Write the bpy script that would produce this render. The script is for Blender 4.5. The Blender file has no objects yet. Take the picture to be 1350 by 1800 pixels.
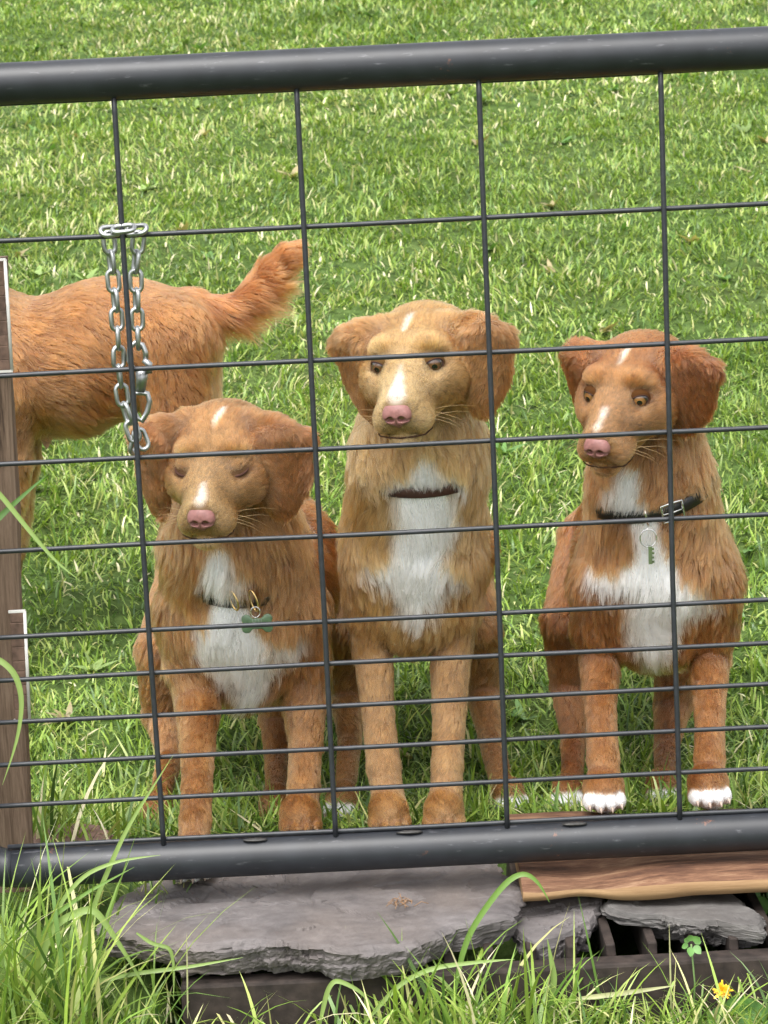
import bpy, bmesh, math, time
import numpy as np
from mathutils import Matrix, Vector
T0 = time.time()
RNG = np.random.default_rng(7)
SC = bpy.context.scene
COL = SC.collection

# ------------------------------------------------------------------ camera
FPX = 4000.0
PITCH, ROLL, YAW = math.radians(10.17), math.radians(2.74), math.radians(.35)
CAM = np.array([0, 0, .95])
cF = np.array([math.sin(YAW) * math.cos(PITCH), math.cos(YAW) * math.cos(PITCH), -math.sin(PITCH)])
_r0 = np.array([math.cos(YAW), -math.sin(YAW), 0.]); _u0 = np.cross(_r0, cF)
cR = math.cos(ROLL) * _r0 - math.sin(ROLL) * _u0
cU = math.sin(ROLL) * _r0 + math.cos(ROLL) * _u0
cam = bpy.data.cameras.new('camera'); camo = bpy.data.objects.new('camera', cam); COL.objects.link(camo)
cam.sensor_fit = 'VERTICAL'; cam.sensor_height = 36; cam.sensor_width = 27
cam.lens = FPX / 1800 * 36; cam.clip_start = .05; cam.clip_end = 800
m = Matrix.Identity(4)
for i in range(3):
    m[i][0], m[i][1], m[i][2], m[i][3] = cR[i], cU[i], -cF[i], CAM[i]
camo.matrix_world = m
cam.dof.use_dof = True; cam.dof.focus_distance = 2.72; cam.dof.aperture_fstop = 24
SC.camera = camo

# ------------------------------------------------------------------ light
SUN_EL, SUN_AZ = math.radians(62), math.radians(200)      # azimuth from +Y clockwise: high, behind the viewer's left
w = bpy.data.worlds.new('World'); SC.world = w; w.use_nodes = True
nt = w.node_tree; nt.nodes.clear()
sky = nt.nodes.new('ShaderNodeTexSky'); sky.sky_type = 'NISHITA'; sky.sun_disc = False
sky.sun_elevation = SUN_EL; sky.sun_rotation = SUN_AZ; sky.air_density = 1.0; sky.dust_density = 4.0; sky.ozone_density = 1.0
hs = nt.nodes.new('ShaderNodeHueSaturation'); hs.inputs['Saturation'].default_value = .12
bg = nt.nodes.new('ShaderNodeBackground'); bg.inputs[1].default_value = .15
wo = nt.nodes.new('ShaderNodeOutputWorld')
nt.links.new(sky.outputs[0], hs.inputs['Color']); nt.links.new(hs.outputs[0], bg.inputs[0]); nt.links.new(bg.outputs[0], wo.inputs[0])
sun = bpy.data.lights.new('sun', 'SUN'); sun.energy = .95; sun.angle = math.radians(40); sun.color = (1, .96, .9)
suno = bpy.data.objects.new('sun', sun); COL.objects.link(suno)
sd = Vector((math.sin(SUN_AZ) * math.cos(SUN_EL), math.cos(SUN_AZ) * math.cos(SUN_EL), math.sin(SUN_EL)))
suno.rotation_euler = sd.to_track_quat('Z', 'Y').to_euler(); suno.location = (0, 0, 6)
SC.view_settings.view_transform = 'Standard'; SC.view_settings.look = 'None'
SC.view_settings.exposure = 1.42; SC.view_settings.gamma = 1
SC.render.engine = 'CYCLES'
try:
    SC.cycles_curves.shape = 'RIBBONS'; SC.cycles_curves.subdivisions = 2
except Exception: pass
SC.cycles.max_bounces = 16; SC.cycles.diffuse_bounces = 4; SC.cycles.glossy_bounces = 6; SC.cycles.transmission_bounces = 14

# ------------------------------------------------------------------ pixel helpers (direction only; the distance is given)
def W(px, py, Y):
    v = cF + cR * (px - 675) / FPX - cU * (py - 900) / FPX
    return CAM + v * (Y / v[1])
def ZP(px, py, z):
    v = cF + cR * (px - 675) / FPX - cU * (py - 900) / FPX
    return CAM + v * ((z - CAM[2]) / v[2])

# ------------------------------------------------------------------ numpy noise
def _hash(ix, iy, iz, s):
    h = (ix.astype(np.int64) * 374761393 + iy.astype(np.int64) * 668265263 + iz.astype(np.int64) * 2147483647 + s * 1274126177) & 0xffffffff
    h = ((h ^ (h >> 13)) * 1274126177) & 0xffffffff
    h = ((h ^ (h >> 16)) * 2246822519) & 0xffffffff
    return ((h ^ (h >> 15)) & 0xffffff) / float(0xffffff)
def noise(p, scale, seed=0):
    """value noise in -1..1 for points (N,3)"""
    q = np.asarray(p, float) * scale
    i = np.floor(q); f = q - i; f = f * f * (3 - 2 * f); i = i.astype(np.int64)
    r = 0
    for dx in (0, 1):
        for dy in (0, 1):
            for dz in (0, 1):
                wgt = (f[:, 0] if dx else 1 - f[:, 0]) * (f[:, 1] if dy else 1 - f[:, 1]) * (f[:, 2] if dz else 1 - f[:, 2])
                r = r + wgt * _hash(i[:, 0] + dx, i[:, 1] + dy, i[:, 2] + dz, seed)
    return r * 2 - 1
def fbm(p, scale, seed=0, n=3):
    return sum(noise(p, scale * 2 ** k, seed + k) * .5 ** k for k in range(n)) / (2 - .5 ** (n - 1))
def sstep(a, b, x):
    t = np.clip((x - a) / (b - a), 0, 1); return t * t * (3 - 2 * t)
def norm(v):
    v = np.asarray(v, float); return v / (np.linalg.norm(v, axis=-1, keepdims=True) + 1e-12)

# ------------------------------------------------------------------ object helpers
def tag(o, label=None, cat=None, group=None, kind=None):
    if label: o['label'] = label
    if cat: o['category'] = cat
    if group: o['group'] = group
    if kind: o['kind'] = kind
    return o
def link(o, parent=None):
    COL.objects.link(o)
    if parent is not None:
        o.parent = parent
        if parent.parent is None: o.matrix_parent_inverse = Matrix.Translation(-parent.location)   # parts keep world coordinates
    return o
def empty(name, loc):
    o = bpy.data.objects.new(name, None); o.location = loc; o.empty_display_size = .05; COL.objects.link(o); return o
def mesh_data(name, v, f, mat=None, smooth=True, col=None):
    me = bpy.data.meshes.new(name)
    v = np.asarray(v, np.float32)
    if isinstance(f, np.ndarray):
        n, k = f.shape
        me.vertices.add(len(v)); me.vertices.foreach_set('co', v.ravel())
        me.loops.add(n * k); me.loops.foreach_set('vertex_index', f.astype(np.int32).ravel())
        me.polygons.add(n); me.polygons.foreach_set('loop_start', np.arange(0, n * k, k, dtype=np.int32))
        me.polygons.foreach_set('loop_total', np.full(n, k, np.int32))
        me.update(calc_edges=True)
    else:
        me.from_pydata(v.tolist(), [], [list(map(int, q)) for q in f]); me.update()
    if smooth: me.polygons.foreach_set('use_smooth', np.ones(len(me.polygons), bool))
    if col is not None:
        a = me.attributes.new('col', 'FLOAT_COLOR', 'POINT')
        c = np.ones((len(v), 4), np.float32); c[:, :3] = col; a.data.foreach_set('color', c.ravel())
    if mat: me.materials.append(mat)
    return me
def mobj(name, v, f, mat, parent=None, smooth=True, col=None):
    return link(bpy.data.objects.new(name, mesh_data(name, v, f, mat, smooth, col)), parent)

class MB:
    """collects simple shapes into one mesh"""
    def __init__(s): s.v = []; s.f = []
    def add(s, v, f):
        o = len(s.v); s.v += [tuple(map(float, q)) for q in v]; s.f += [[i + o for i in q] for q in f]; return s
    def box(s, c, sx, sy, sz, R=None, bev=0.0):
        bm = bmesh.new(); bmesh.ops.create_cube(bm, size=1)
        bmesh.ops.scale(bm, vec=(sx, sy, sz), verts=bm.verts)
        if bev: bmesh.ops.bevel(bm, geom=bm.edges[:], offset=bev, segments=2, affect='EDGES', profile=.5)
        v = np.array([q.co[:] for q in bm.verts]); f = [[x.index for x in q.verts] for q in bm.faces]; bm.free()
        if R is not None: v = v @ np.asarray(R).T
        return s.add(v + np.asarray(c), f)
    def tube(s, pts, rad, n=12, closed=False, cap=True, flat=None):
        P = np.asarray(pts, float); k = len(P); rad = np.broadcast_to(rad, (k,))
        if closed: t = norm(np.roll(P, -1, 0) - np.roll(P, 1, 0))
        else: t = norm(np.gradient(P, axis=0))
        a = np.array([0, 0, 1.]) if abs(t[0][2]) < .9 else np.array([1., 0, 0])
        u = norm(np.cross(t[0], a)); vv = []
        for i in range(k):
            u = norm(u - t[i] * (u @ t[i])); b = np.cross(t[i], u)
            for j in range(n):
                an = 2 * math.pi * j / n
                vv.append(P[i] + rad[i] * (math.cos(an) * u + math.sin(an) * b * (flat or 1)))
        f = []
        for i in range(k if closed else k - 1):
            i2 = (i + 1) % k
            for j in range(n):
                f.append([i * n + j, i * n + (j + 1) % n, i2 * n + (j + 1) % n, i2 * n + j])
        if not closed and cap: f += [list(range(n))[::-1], [(k - 1) * n + j for j in range(n)]]
        return s.add(vv, f)
    def build(s, name, mat, parent=None, smooth=True):
        return mobj(name, np.array(s.v), s.f, mat, parent, smooth)
    def data(s, name, mat, smooth=True): return mesh_data(name, np.array(s.v), s.f, mat, smooth)

# ------------------------------------------------------------------ materials
def newmat(name):
    ma = bpy.data.materials.new(name); ma.use_nodes = True; n = ma.node_tree; n.nodes.clear()
    out = n.nodes.new('ShaderNodeOutputMaterial'); b = n.nodes.new('ShaderNodeBsdfPrincipled')
    n.links.new(b.outputs[0], out.inputs[0]); return ma, n, b, out
def ramp(n, stops, fac):
    r = n.nodes.new('ShaderNodeValToRGB'); e = r.color_ramp.elements
    while len(e) < len(stops): e.new(.5)
    for q, (p, c) in zip(e, stops): q.position = p; q.color = (*c, 1)
    n.links.new(fac, r.inputs[0]); return r.outputs[0]
def tex(n, kind, scale, coord, **kw):
    t = n.nodes.new({'noise': 'ShaderNodeTexNoise', 'wave': 'ShaderNodeTexWave', 'voro': 'ShaderNodeTexVoronoi'}[kind])
    t.inputs['Scale'].default_value = scale
    for k, v in kw.items(): t.inputs[k].default_value = v
    n.links.new(coord, t.inputs['Vector']); return t
def coords(n, scale=(1, 1, 1), rot=(0, 0, 0)):
    c = n.nodes.new('ShaderNodeTexCoord'); mp = n.nodes.new('ShaderNodeMapping'); mp.inputs['Scale'].default_value = scale; mp.inputs['Rotation'].default_value = rot
    n.links.new(c.outputs['Object'], mp.inputs[0]); return mp.outputs[0]
def bump(n, b, h, strength=.3, dist=.002):
    bp = n.nodes.new('ShaderNodeBump'); bp.inputs['Strength'].default_value = strength; bp.inputs['Distance'].default_value = dist
    n.links.new(h, bp.inputs['Height']); n.links.new(bp.outputs[0], b.inputs['Normal'])
def mixc(n, fac, a, b_, mode='MIX'):
    x = n.nodes.new('ShaderNodeMix'); x.data_type = 'RGBA'; x.blend_type = mode
    for s, v in ((0, fac), (6, a), (7, b_)):
        if isinstance(v, (int, float)): x.inputs[s].default_value = v
        elif isinstance(v, tuple): x.inputs[s].default_value = (*v, 1)
        else: n.links.new(v, x.inputs[s])
    return x.outputs[2]
def plain(name, c, rough=.5, metal=0, spec=.5, var=.15, scale=40, bmp=0.0):
    ma, n, b, o = newmat(name); co = coords(n); t = tex(n, 'noise', scale, co, Detail=4)
    lo = tuple(x * (1 - var) for x in c); hi = tuple(min(1, x * (1 + var)) for x in c)
    n.links.new(ramp(n, [(.3, lo), (.7, hi)], t.outputs[0]), b.inputs['Base Color'])
    b.inputs['Roughness'].default_value = rough; b.inputs['Metallic'].default_value = metal; b.inputs['Specular IOR Level'].default_value = spec
    if bmp: bump(n, b, t.outputs[0], bmp)
    return ma
def attr_mat(name, attr='col', rough=.6, spec=.3, gain=1.0, transl=0.0):
    ma, n, b, o = newmat(name); a = n.nodes.new('ShaderNodeAttribute'); a.attribute_name = attr
    c = a.outputs['Color']
    if gain != 1: c = mixc(n, 1.0, c, (gain, gain, gain), 'MULTIPLY')
    n.links.new(c, b.inputs['Base Color']); b.inputs['Roughness'].default_value = rough; b.inputs['Specular IOR Level'].default_value = spec
    if transl:
        tr = n.nodes.new('ShaderNodeBsdfTranslucent'); n.links.new(mixc(n, 1.0, c, (1.0, 1.1, .5), 'MULTIPLY'), tr.inputs[0])
        mx = n.nodes.new('ShaderNodeMixShader'); mx.inputs[0].default_value = transl
        n.links.new(b.outputs[0], mx.inputs[1]); n.links.new(tr.outputs[0], mx.inputs[2]); n.links.new(mx.outputs[0], o.inputs[0])
    return ma
def fur_mat():
    ma = bpy.data.materials.new('dog_fur'); ma.use_nodes = True; n = ma.node_tree; n.nodes.clear()
    o = n.nodes.new('ShaderNodeOutputMaterial'); h = n.nodes.new('ShaderNodeBsdfHairPrincipled'); h.model = 'CHIANG'; h.parametrization = 'COLOR'
    a = n.nodes.new('ShaderNodeAttribute'); a.attribute_name = 'col'
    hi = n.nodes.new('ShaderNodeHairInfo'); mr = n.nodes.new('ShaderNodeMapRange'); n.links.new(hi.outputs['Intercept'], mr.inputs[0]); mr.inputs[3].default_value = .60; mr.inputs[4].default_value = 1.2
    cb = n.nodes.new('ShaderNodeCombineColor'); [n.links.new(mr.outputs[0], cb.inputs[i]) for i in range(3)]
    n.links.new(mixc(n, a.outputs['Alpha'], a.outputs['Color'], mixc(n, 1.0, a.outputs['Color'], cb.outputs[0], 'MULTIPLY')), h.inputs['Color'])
    h.inputs['Roughness'].default_value = .38; h.inputs['Radial Roughness'].default_value = .55; h.inputs['Coat'].default_value = 0.0
    h.inputs['Random Roughness'].default_value = .2
    n.links.new(h.outputs[0], o.inputs[0]); return ma
def steel_mat(name, c, rough, metal):
    ma, n, b, o = newmat(name); co = coords(n)
    t = tex(n, 'noise', 60, co, Detail=6); t2 = tex(n, 'noise', 9, co, Detail=5, Roughness=.7)
    base = ramp(n, [(.35, tuple(x * .8 for x in c)), (.65, tuple(x * 1.2 for x in c))], t.outputs[0])
    n.links.new(base, b.inputs['Base Color'])
    rr = n.nodes.new('ShaderNodeMapRange'); n.links.new(t2.outputs[0], rr.inputs[0]); rr.inputs[3].default_value = rough - .12; rr.inputs[4].default_value = rough + .15
    n.links.new(rr.outputs[0], b.inputs['Roughness']); b.inputs['Metallic'].default_value = metal
    bump(n, b, t.outputs[0], .12, .001); return ma
def rail_mat():
    ma, n, b, o = newmat('charcoal_paint'); co = coords(n); cs = coords(n, (14, 60, 60))
    t = tex(n, 'noise', 30, co, Detail=6)
    base = ramp(n, [(.3, (.011, .0125, .016)), (.7, (.019, .0215, .027))], t.outputs[0])
    sc = tex(n, 'noise', 3, cs, Detail=8, Roughness=.7); s = ramp(n, [(.60, (0, 0, 0)), (.70, (.8, .8, .8))], sc.outputs[0])
    base = mixc(n, s, base, (.10, .10, .11))
    ru = tex(n, 'noise', 22, co, Detail=7, Roughness=.75); r = ramp(n, [(.655, (0, 0, 0)), (.69, (1, 1, 1))], ru.outputs[0])
    base = mixc(n, r, base, (.13, .055, .035))
    n.links.new(base, b.inputs['Base Color']); b.inputs['Roughness'].default_value = .44
    bump(n, b, t.outputs[0], .1, .0008); return ma
def wood_mat(name, stops, axis='X', scale=18, stretch=.07, rough=.8, knots=True):
    ma, n, b, o = newmat(name); s = [1, 1, 1]; s['XYZ'.index(axis)] = stretch; co = coords(n, tuple(s))
    t = tex(n, 'noise', scale, co, Detail=9, Roughness=.62, Distortion=1.2)
    fine = tex(n, 'noise', scale * 9, co, Detail=6, Roughness=.7)
    mx = mixc(n, .35, t.outputs['Color'], fine.outputs['Color'])
    sep = n.nodes.new('ShaderNodeSeparateColor'); n.links.new(mx, sep.inputs[0])
    c = ramp(n, stops, sep.outputs[0]); n.links.new(c, b.inputs['Base Color']); b.inputs['Roughness'].default_value = rough; b.inputs['Specular IOR Level'].default_value = .25
    bump(n, b, sep.outputs[0], .6, .003); return ma
def stone_mat(name, a, c, warm):
    ma, n, b, o = newmat(name); co = coords(n); co2 = coords(n, (1, 1, 6))
    t = tex(n, 'noise', 14, co, Detail=9, Roughness=.65, Distortion=.4); t2 = tex(n, 'noise', 55, co2, Detail=8, Roughness=.7); t3 = tex(n, 'noise', 5, co, Detail=5)
    base = ramp(n, [(.3, a), (.68, c)], t.outputs[0])
    base = mixc(n, ramp(n, [(.5, (0, 0, 0)), (.72, (.7, .7, .7))], t3.outputs[0]), base, warm)
    base = mixc(n, .5, base, ramp(n, [(.3, (.35, .33, .32)), (.7, (.78, .76, .74))], t2.outputs[0]), 'OVERLAY')
    n.links.new(base, b.inputs['Base Color']); b.inputs['Roughness'].default_value = .72; b.inputs['Specular IOR Level'].default_value = .3
    bump(n, b, t2.outputs[0], .7, .003); return ma
M = dict(
    rail=rail_mat(), wire=plain('dark_wire', (.020, .022, .027), .42, 0, .5, .25, 120, .1), weld=plain('weld_bead', (.04, .038, .036), .5, .3, .5, .4, 200, .4),
    galv=steel_mat('galvanised_steel', (.40, .41, .41), .36, 1.0), brass=plain('brass', (.7, .5, .22), .25, 1.0), chrome=plain('chrome', (.75, .75, .76), .15, 1.0, var=.05),
    slate=stone_mat('slate', (.072, .066, .067), (.150, .138, .138), (.145, .12, .105)), grey_stone=stone_mat('grey_stone', (.065, .062, .061), (.135, .130, .126), (.11, .10, .092)),
    red_stone=stone_mat('red_stone', (.09, .055, .045), (.20, .13, .105), (.17, .095, .07)),
    rust=plain('rusty_steel', (.034, .025, .021), .75, .2, .4, .5, 60, .5),
    board=wood_mat('peeled_wood', [(.34, (.035, .018, .012)), (.45, (.095, .046, .028)), (.55, (.175, .092, .054)), (.70, (.34, .22, .135))], 'X', 50, .13, .8),
    sap=wood_mat('sapwood', [(.3, (.15, .08, .035)), (.7, (.33, .215, .11))], 'X', 30, .05, .7),
    post=wood_mat('weathered_post', [(.36, (.035, .022, .015)), (.46, (.12, .08, .055)), (.56, (.18, .125, .088)), (.72, (.27, .20, .15))], 'Z', 55, .05, .9),
    strip=plain('white_strip', (.62, .6, .57), .5), ribs=plain('brown_ribs', (.12, .075, .055), .8, 0, .3, .4, 90, .4),
    soil=None, grass=attr_mat('grass_blades', 'col', .40, .5, 1.0, .28), skin=attr_mat('dog_skin', 'col', .85, .08, .78), fur=fur_mat(),
    nose=plain('pink_nose', (.27, .12, .108), .5, 0, .5, .14, 260, .25), lid=plain('eyelid_rim', (.060, .026, .018), .75, 0, .2), mouth=plain('dark_lip', (.060, .030, .020), .9, 0, .1),
    claw=plain('claw', (.42, .33, .27), .4), whisker=plain('whisker', (.42, .28, .14), .5), leather=plain('black_leather', (.012, .011, .011), .38, 0, .5, .3, 150, .2),
    brown_leather=plain('brown_leather', (.06, .026, .02), .45, 0, .5, .3, 150, .2), tag=plain('green_tag', (.085, .145, .075), .3, 0, .6, .25, 120), tagmark=plain('tag_lettering', (.22, .27, .19), .4),
    yellow=plain('yellow_petals', (.8, .48, .02), .6), leaf=plain('green_leaf', (.09, .2, .045), .5, 0, .4, .35, 60), stem=plain('green_stem', (.12, .2, .06), .6))

# ------------------------------------------------------------------ ground
_PY = np.array([2.70, 2.80, 2.92, 3.05, 3.15, 3.30, 3.55, 3.75, 5.0, 12., 60., 75., 400.])
_PZ = np.array([.020, .020, .006, -.032, -.045, -.038, .010, .050, .31, 1.71, 11.3, 13., 14.])
def gz(x, y):
    x = np.asarray(x, float); y = np.asarray(y, float)
    z = np.zeros(np.broadcast(x, y).shape)
    for o in (-.06, -.03, 0, .03, .06): z = z + np.interp(y + o * np.clip(y - 2.2, .3, 4), _PY, _PZ) / 5
    front = -.088 + .02 * np.clip((2.3 - y), 0, 10) * -1 * .5
    left = front + (z - front) * sstep(2.42, 2.66, y)
    t = sstep(2.66, 2.80, y)
    pit = np.where(y < 2.435, front, np.where(y < 2.80, -.40, z))
    inpit = (x > -.245)
    z = np.where(y >= 2.80, z, np.where(inpit, pit, left))
    p = np.stack([np.broadcast_to(x, z.shape).ravel(), np.broadcast_to(y, z.shape).ravel(), np.zeros(z.size)], 1)
    return z + (.012 * noise(p, 4, 3) + .006 * noise(p, 13, 4)).reshape(z.shape) * np.clip((y - 2.9) * 1.5, .3, 1.6)
def soil_mat():
    ma, n, b, o = newmat('soil_and_thatch'); co = coords(n); t = tex(n, 'noise', 25, co, Detail=8, Roughness=.7); t2 = tex(n, 'noise', 2.2, co, Detail=4)
    c = ramp(n, [(.32, (.022, .034, .010)), (.5, (.055, .092, .022)), (.68, (.10, .15, .042))], t.outputs[0])
    c = mixc(n, ramp(n, [(.5, (0, 0, 0)), (.8, (.4, .4, .4))], t2.outputs[0]), c, (.09, .09, .035))
    n.links.new(c, b.inputs['Base Color']); b.inputs['Roughness'].default_value = .95; b.inputs['Specular IOR Level'].default_value = .1
    bump(n, b, t.outputs[0], .8, .01); return ma
M['soil'] = soil_mat()
def sheet():
    xs = np.concatenate([[-300, -100, -40, -15, -7, -4], np.linspace(-2.5, 2.5, 200), [4, 7, 15, 40, 100, 300]])
    ys = np.concatenate([[-300, -100, -30, -8, -2, .5, 1.6], np.linspace(2.2, 4.2, 130), np.linspace(4.3, 12, 90), [13, 15, 18, 24, 32, 45, 60, 75, 100, 160, 400]])
    X, Y = np.meshgrid(xs, ys); Z = gz(X, Y)
    nx, ny = len(xs), len(ys); i = np.arange(nx * ny).reshape(ny, nx)
    f = np.stack([i[:-1, :-1], i[:-1, 1:], i[1:, 1:], i[1:, :-1]], -1).reshape(-1, 4)
    return mobj('ground', np.stack([X, Y, Z], -1).reshape(-1, 3), f, M['soil'])
tag(sheet(), 'grassy ground rising as a hill behind the gate', kind='structure')

# ------------------------------------------------------------------ gate
GY = 2.58; GX0 = -.2627; GZ = .9703; IN = .0254
ztop = W(675, 115.5, GY)[2]; zbot = GZ - .8636 - .0262
xl, xr = -.497, 1.99
gate = tag(empty('wire_gate', (0, GY, zbot)), 'dark grey tube gate filled with welded wire mesh in front of the dogs', 'gate')
def rail(name, z, x0, x1):
    xs = np.linspace(x0, x1, 60); return MB().tube([(x, GY + .004, z) for x in xs], .0233, 28).build(name, M['rail'], gate)
rad = .055
rail('top_rail', ztop, xl + rad, xr)
rail('bottom_rail', zbot, xl + rad, xr)
up = [(xl + rad, GY + .004, zbot)]
for k in range(1, 10): a = math.pi / 2 * k / 10; up.append((xl + rad - rad * math.sin(a), GY + .004, zbot + rad - rad * math.cos(a)))
for k in range(12): up.append((xl, GY + .004, zbot + rad + (ztop - zbot - 2 * rad) * k / 11))
for k in range(1, 10): a = math.pi / 2 * k / 10; up.append((xl + rad - rad * math.cos(a), GY + .004, ztop - rad + rad * math.sin(a)))
up.append((xl + rad, GY + .004, ztop))
MB().tube(up, .0229, 24).build('upright', M['rail'], gate)
MB().tube([(xr, GY + .004, zbot - .02), (xr, GY + .004, ztop + .02)], .0245, 20).build('upright', M['rail'], gate)
HZ = [GZ - k * IN for k in (0, 6, 12, 16, 20, 24, 26, 28, 30, 32, 34)]
for j, z in enumerate(HZ):
    xs = np.linspace(xl + (.02 if 0 < j < 10 else .05), xr, 40); q = np.stack([xs, xs * 0, xs * 0], 1) + j
    MB().tube(np.stack([xs, GY + .0028 + .0006 * noise(q, 5, 1), z + .0009 * noise(q, 4, 2)], 1), .0029, 8).build('horizontal_wire', M['wire'], gate)
for i in range(12):
    x = GX0 + i * .2032; zs = np.linspace(HZ[-1] - .006, HZ[0] + .005, 40); q = np.stack([zs * 0, zs * 0, zs], 1) + 9 * i
    MB().tube(np.stack([x + .0008 * noise(q, 5, 1), GY - .003 + zs * 0, zs], 1), .0031, 8).build('vertical_wire', M['wire'], gate)
def lump(name, c, rx, ry, rz, mat, parent, seed=0, n=10, amp=.15):
    bm = bmesh.new(); bmesh.ops.create_icosphere(bm, subdivisions=2, radius=1)
    v = np.array([q.co[:] for q in bm.verts]); f = [[x.index for x in q.verts] for q in bm.faces]; bm.free()
    v = v * (1 + amp * noise(v, 2.1, seed))[:, None] * np.array([rx, ry, rz]) + np.asarray(c)
    return mobj(name, v, f, mat, parent)
for px, py in ((358, 168), (970, 137), (448, 1473), (720, 1461), (1010, 1434)):
    p = W(px, py, GY - .01); lump('weld', (p[0], GY - .006, HZ[0] + .003 if py < 800 else HZ[-1] - .003), .016, .0045, .0022, M['weld'], gate, px)

# ------------------------------------------------------------------ chain
def link_mesh(L, wd, r, n=10):
    h = wd / 2 - r; s = L / 2 - wd / 2; P = []
    for k in range(9): a = -math.pi / 2 + math.pi * k / 8; P.append((h * math.sin(a), 0, s + h * math.cos(a)))
    for k in range(9): a = math.pi / 2 + math.pi * k / 8; P.append((h * math.sin(a), 0, -s + h * math.cos(a)))
    return MB().tube(P, r, n, closed=True)
LK = link_mesh(.0300, .0182, .0027).data('chain_link', M['galv'])
ch_top = W(217, 404, GY - .012)
chain = tag(empty('chain', tuple(ch_top)), 'galvanised steel chain looped over the gate wire and hanging beside the left dog', 'chain')
def put_link(c, t, nrm, me=LK, name='chain_link'):
    t = norm(t); nrm = norm(np.asarray(nrm, float) - t * (np.asarray(nrm, float) @ t)); x = np.cross(nrm, t)
    o = bpy.data.objects.new(name, me); link(o, chain)
    mm = Matrix.Identity(4)
    for i in range(3): mm[i][0], mm[i][1], mm[i][2], mm[i][3] = x[i], nrm[i], t[i], c[i]
    o.matrix_basis = mm; return o
def strand(path, d, first, n, ang0=.45):
    P = np.array([W(a, b, d) for a, b in path]); seg = np.linalg.norm(np.diff(P, axis=0), axis=1); cum = np.concatenate([[0], np.cumsum(seg)])
    for k in range(n):
        s = first + k * .0218; c = np.array([np.interp(s, cum, P[:, i]) for i in range(3)])
        t = np.array([np.interp(s + .008, cum, P[:, i]) - np.interp(s - .008, cum, P[:, i]) for i in range(3)])
        an = ang0 + (k % 2) * math.pi / 2 + .25 * math.sin(k * 2.3)
        put_link(c, t, (math.sin(an), -math.cos(an), 0))
dC = GY + .017
strand([(190, 408), (197, 470), (204, 540), (208, 600), (209, 650), (216, 705), (234, 760), (243, 790)], dC, .012, 11, .3)
strand([(245, 408), (238, 470), (240, 520), (241, 560), (243, 600)], dC, .012, 6, .25)
put_link(W(217, 402, GY - .009), (1, 0, .05), (0, -.5, .85))
put_link(W(196, 406, GY - .002), (1, .35, .0), (.3, -.6, .65)); put_link(W(240, 404, GY - .002), (1, -.35, .06), (-.3, -.6, .65))
put_link(W(248, 772, dC + .001), (-.35, 0, 1), (.25, -.8, 0))
put_link(W(236, 778, dC + .006), (.25, 0, 1), (.9, -.4, 0))
# swivel snap: hook loop, barrel, eye
sn = MB()
a0, a1, a2, a3 = (W(249, y, dC + .002) for y in (606, 650, 688, 742))
hk = [W(*q, dC + .002) for q in ((247, 652), (234, 648), (226, 632), (228, 612), (238, 602), (250, 606), (256, 620), (256, 634))]
sn.tube(hk, .0032, 10)
sobj = sn.build('snap_hook', M['galv'], chain)
MB().tube([W(252, 632, dC - .001), W(262, 640, dC - .001), W(261, 656, dC - .001)], [.0035, .0045, .004], 10).build('thumb_latch', M['galv'], sobj)
MB().tube([W(249, 648, dC + .002), W(249, 668, dC + .002), W(247, 688, dC + .002)], [.0075, .0066, .0058], 14).build('barrel', M['galv'], sobj)
MB().tube([W(*q, dC + .002) for q in ((236, 692), (247, 690), (259, 692), (263, 706), (259, 724), (250, 740), (240, 734), (233, 716))], .0033, 10, closed=True).build('swivel_eye', M['galv'], sobj)

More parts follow.
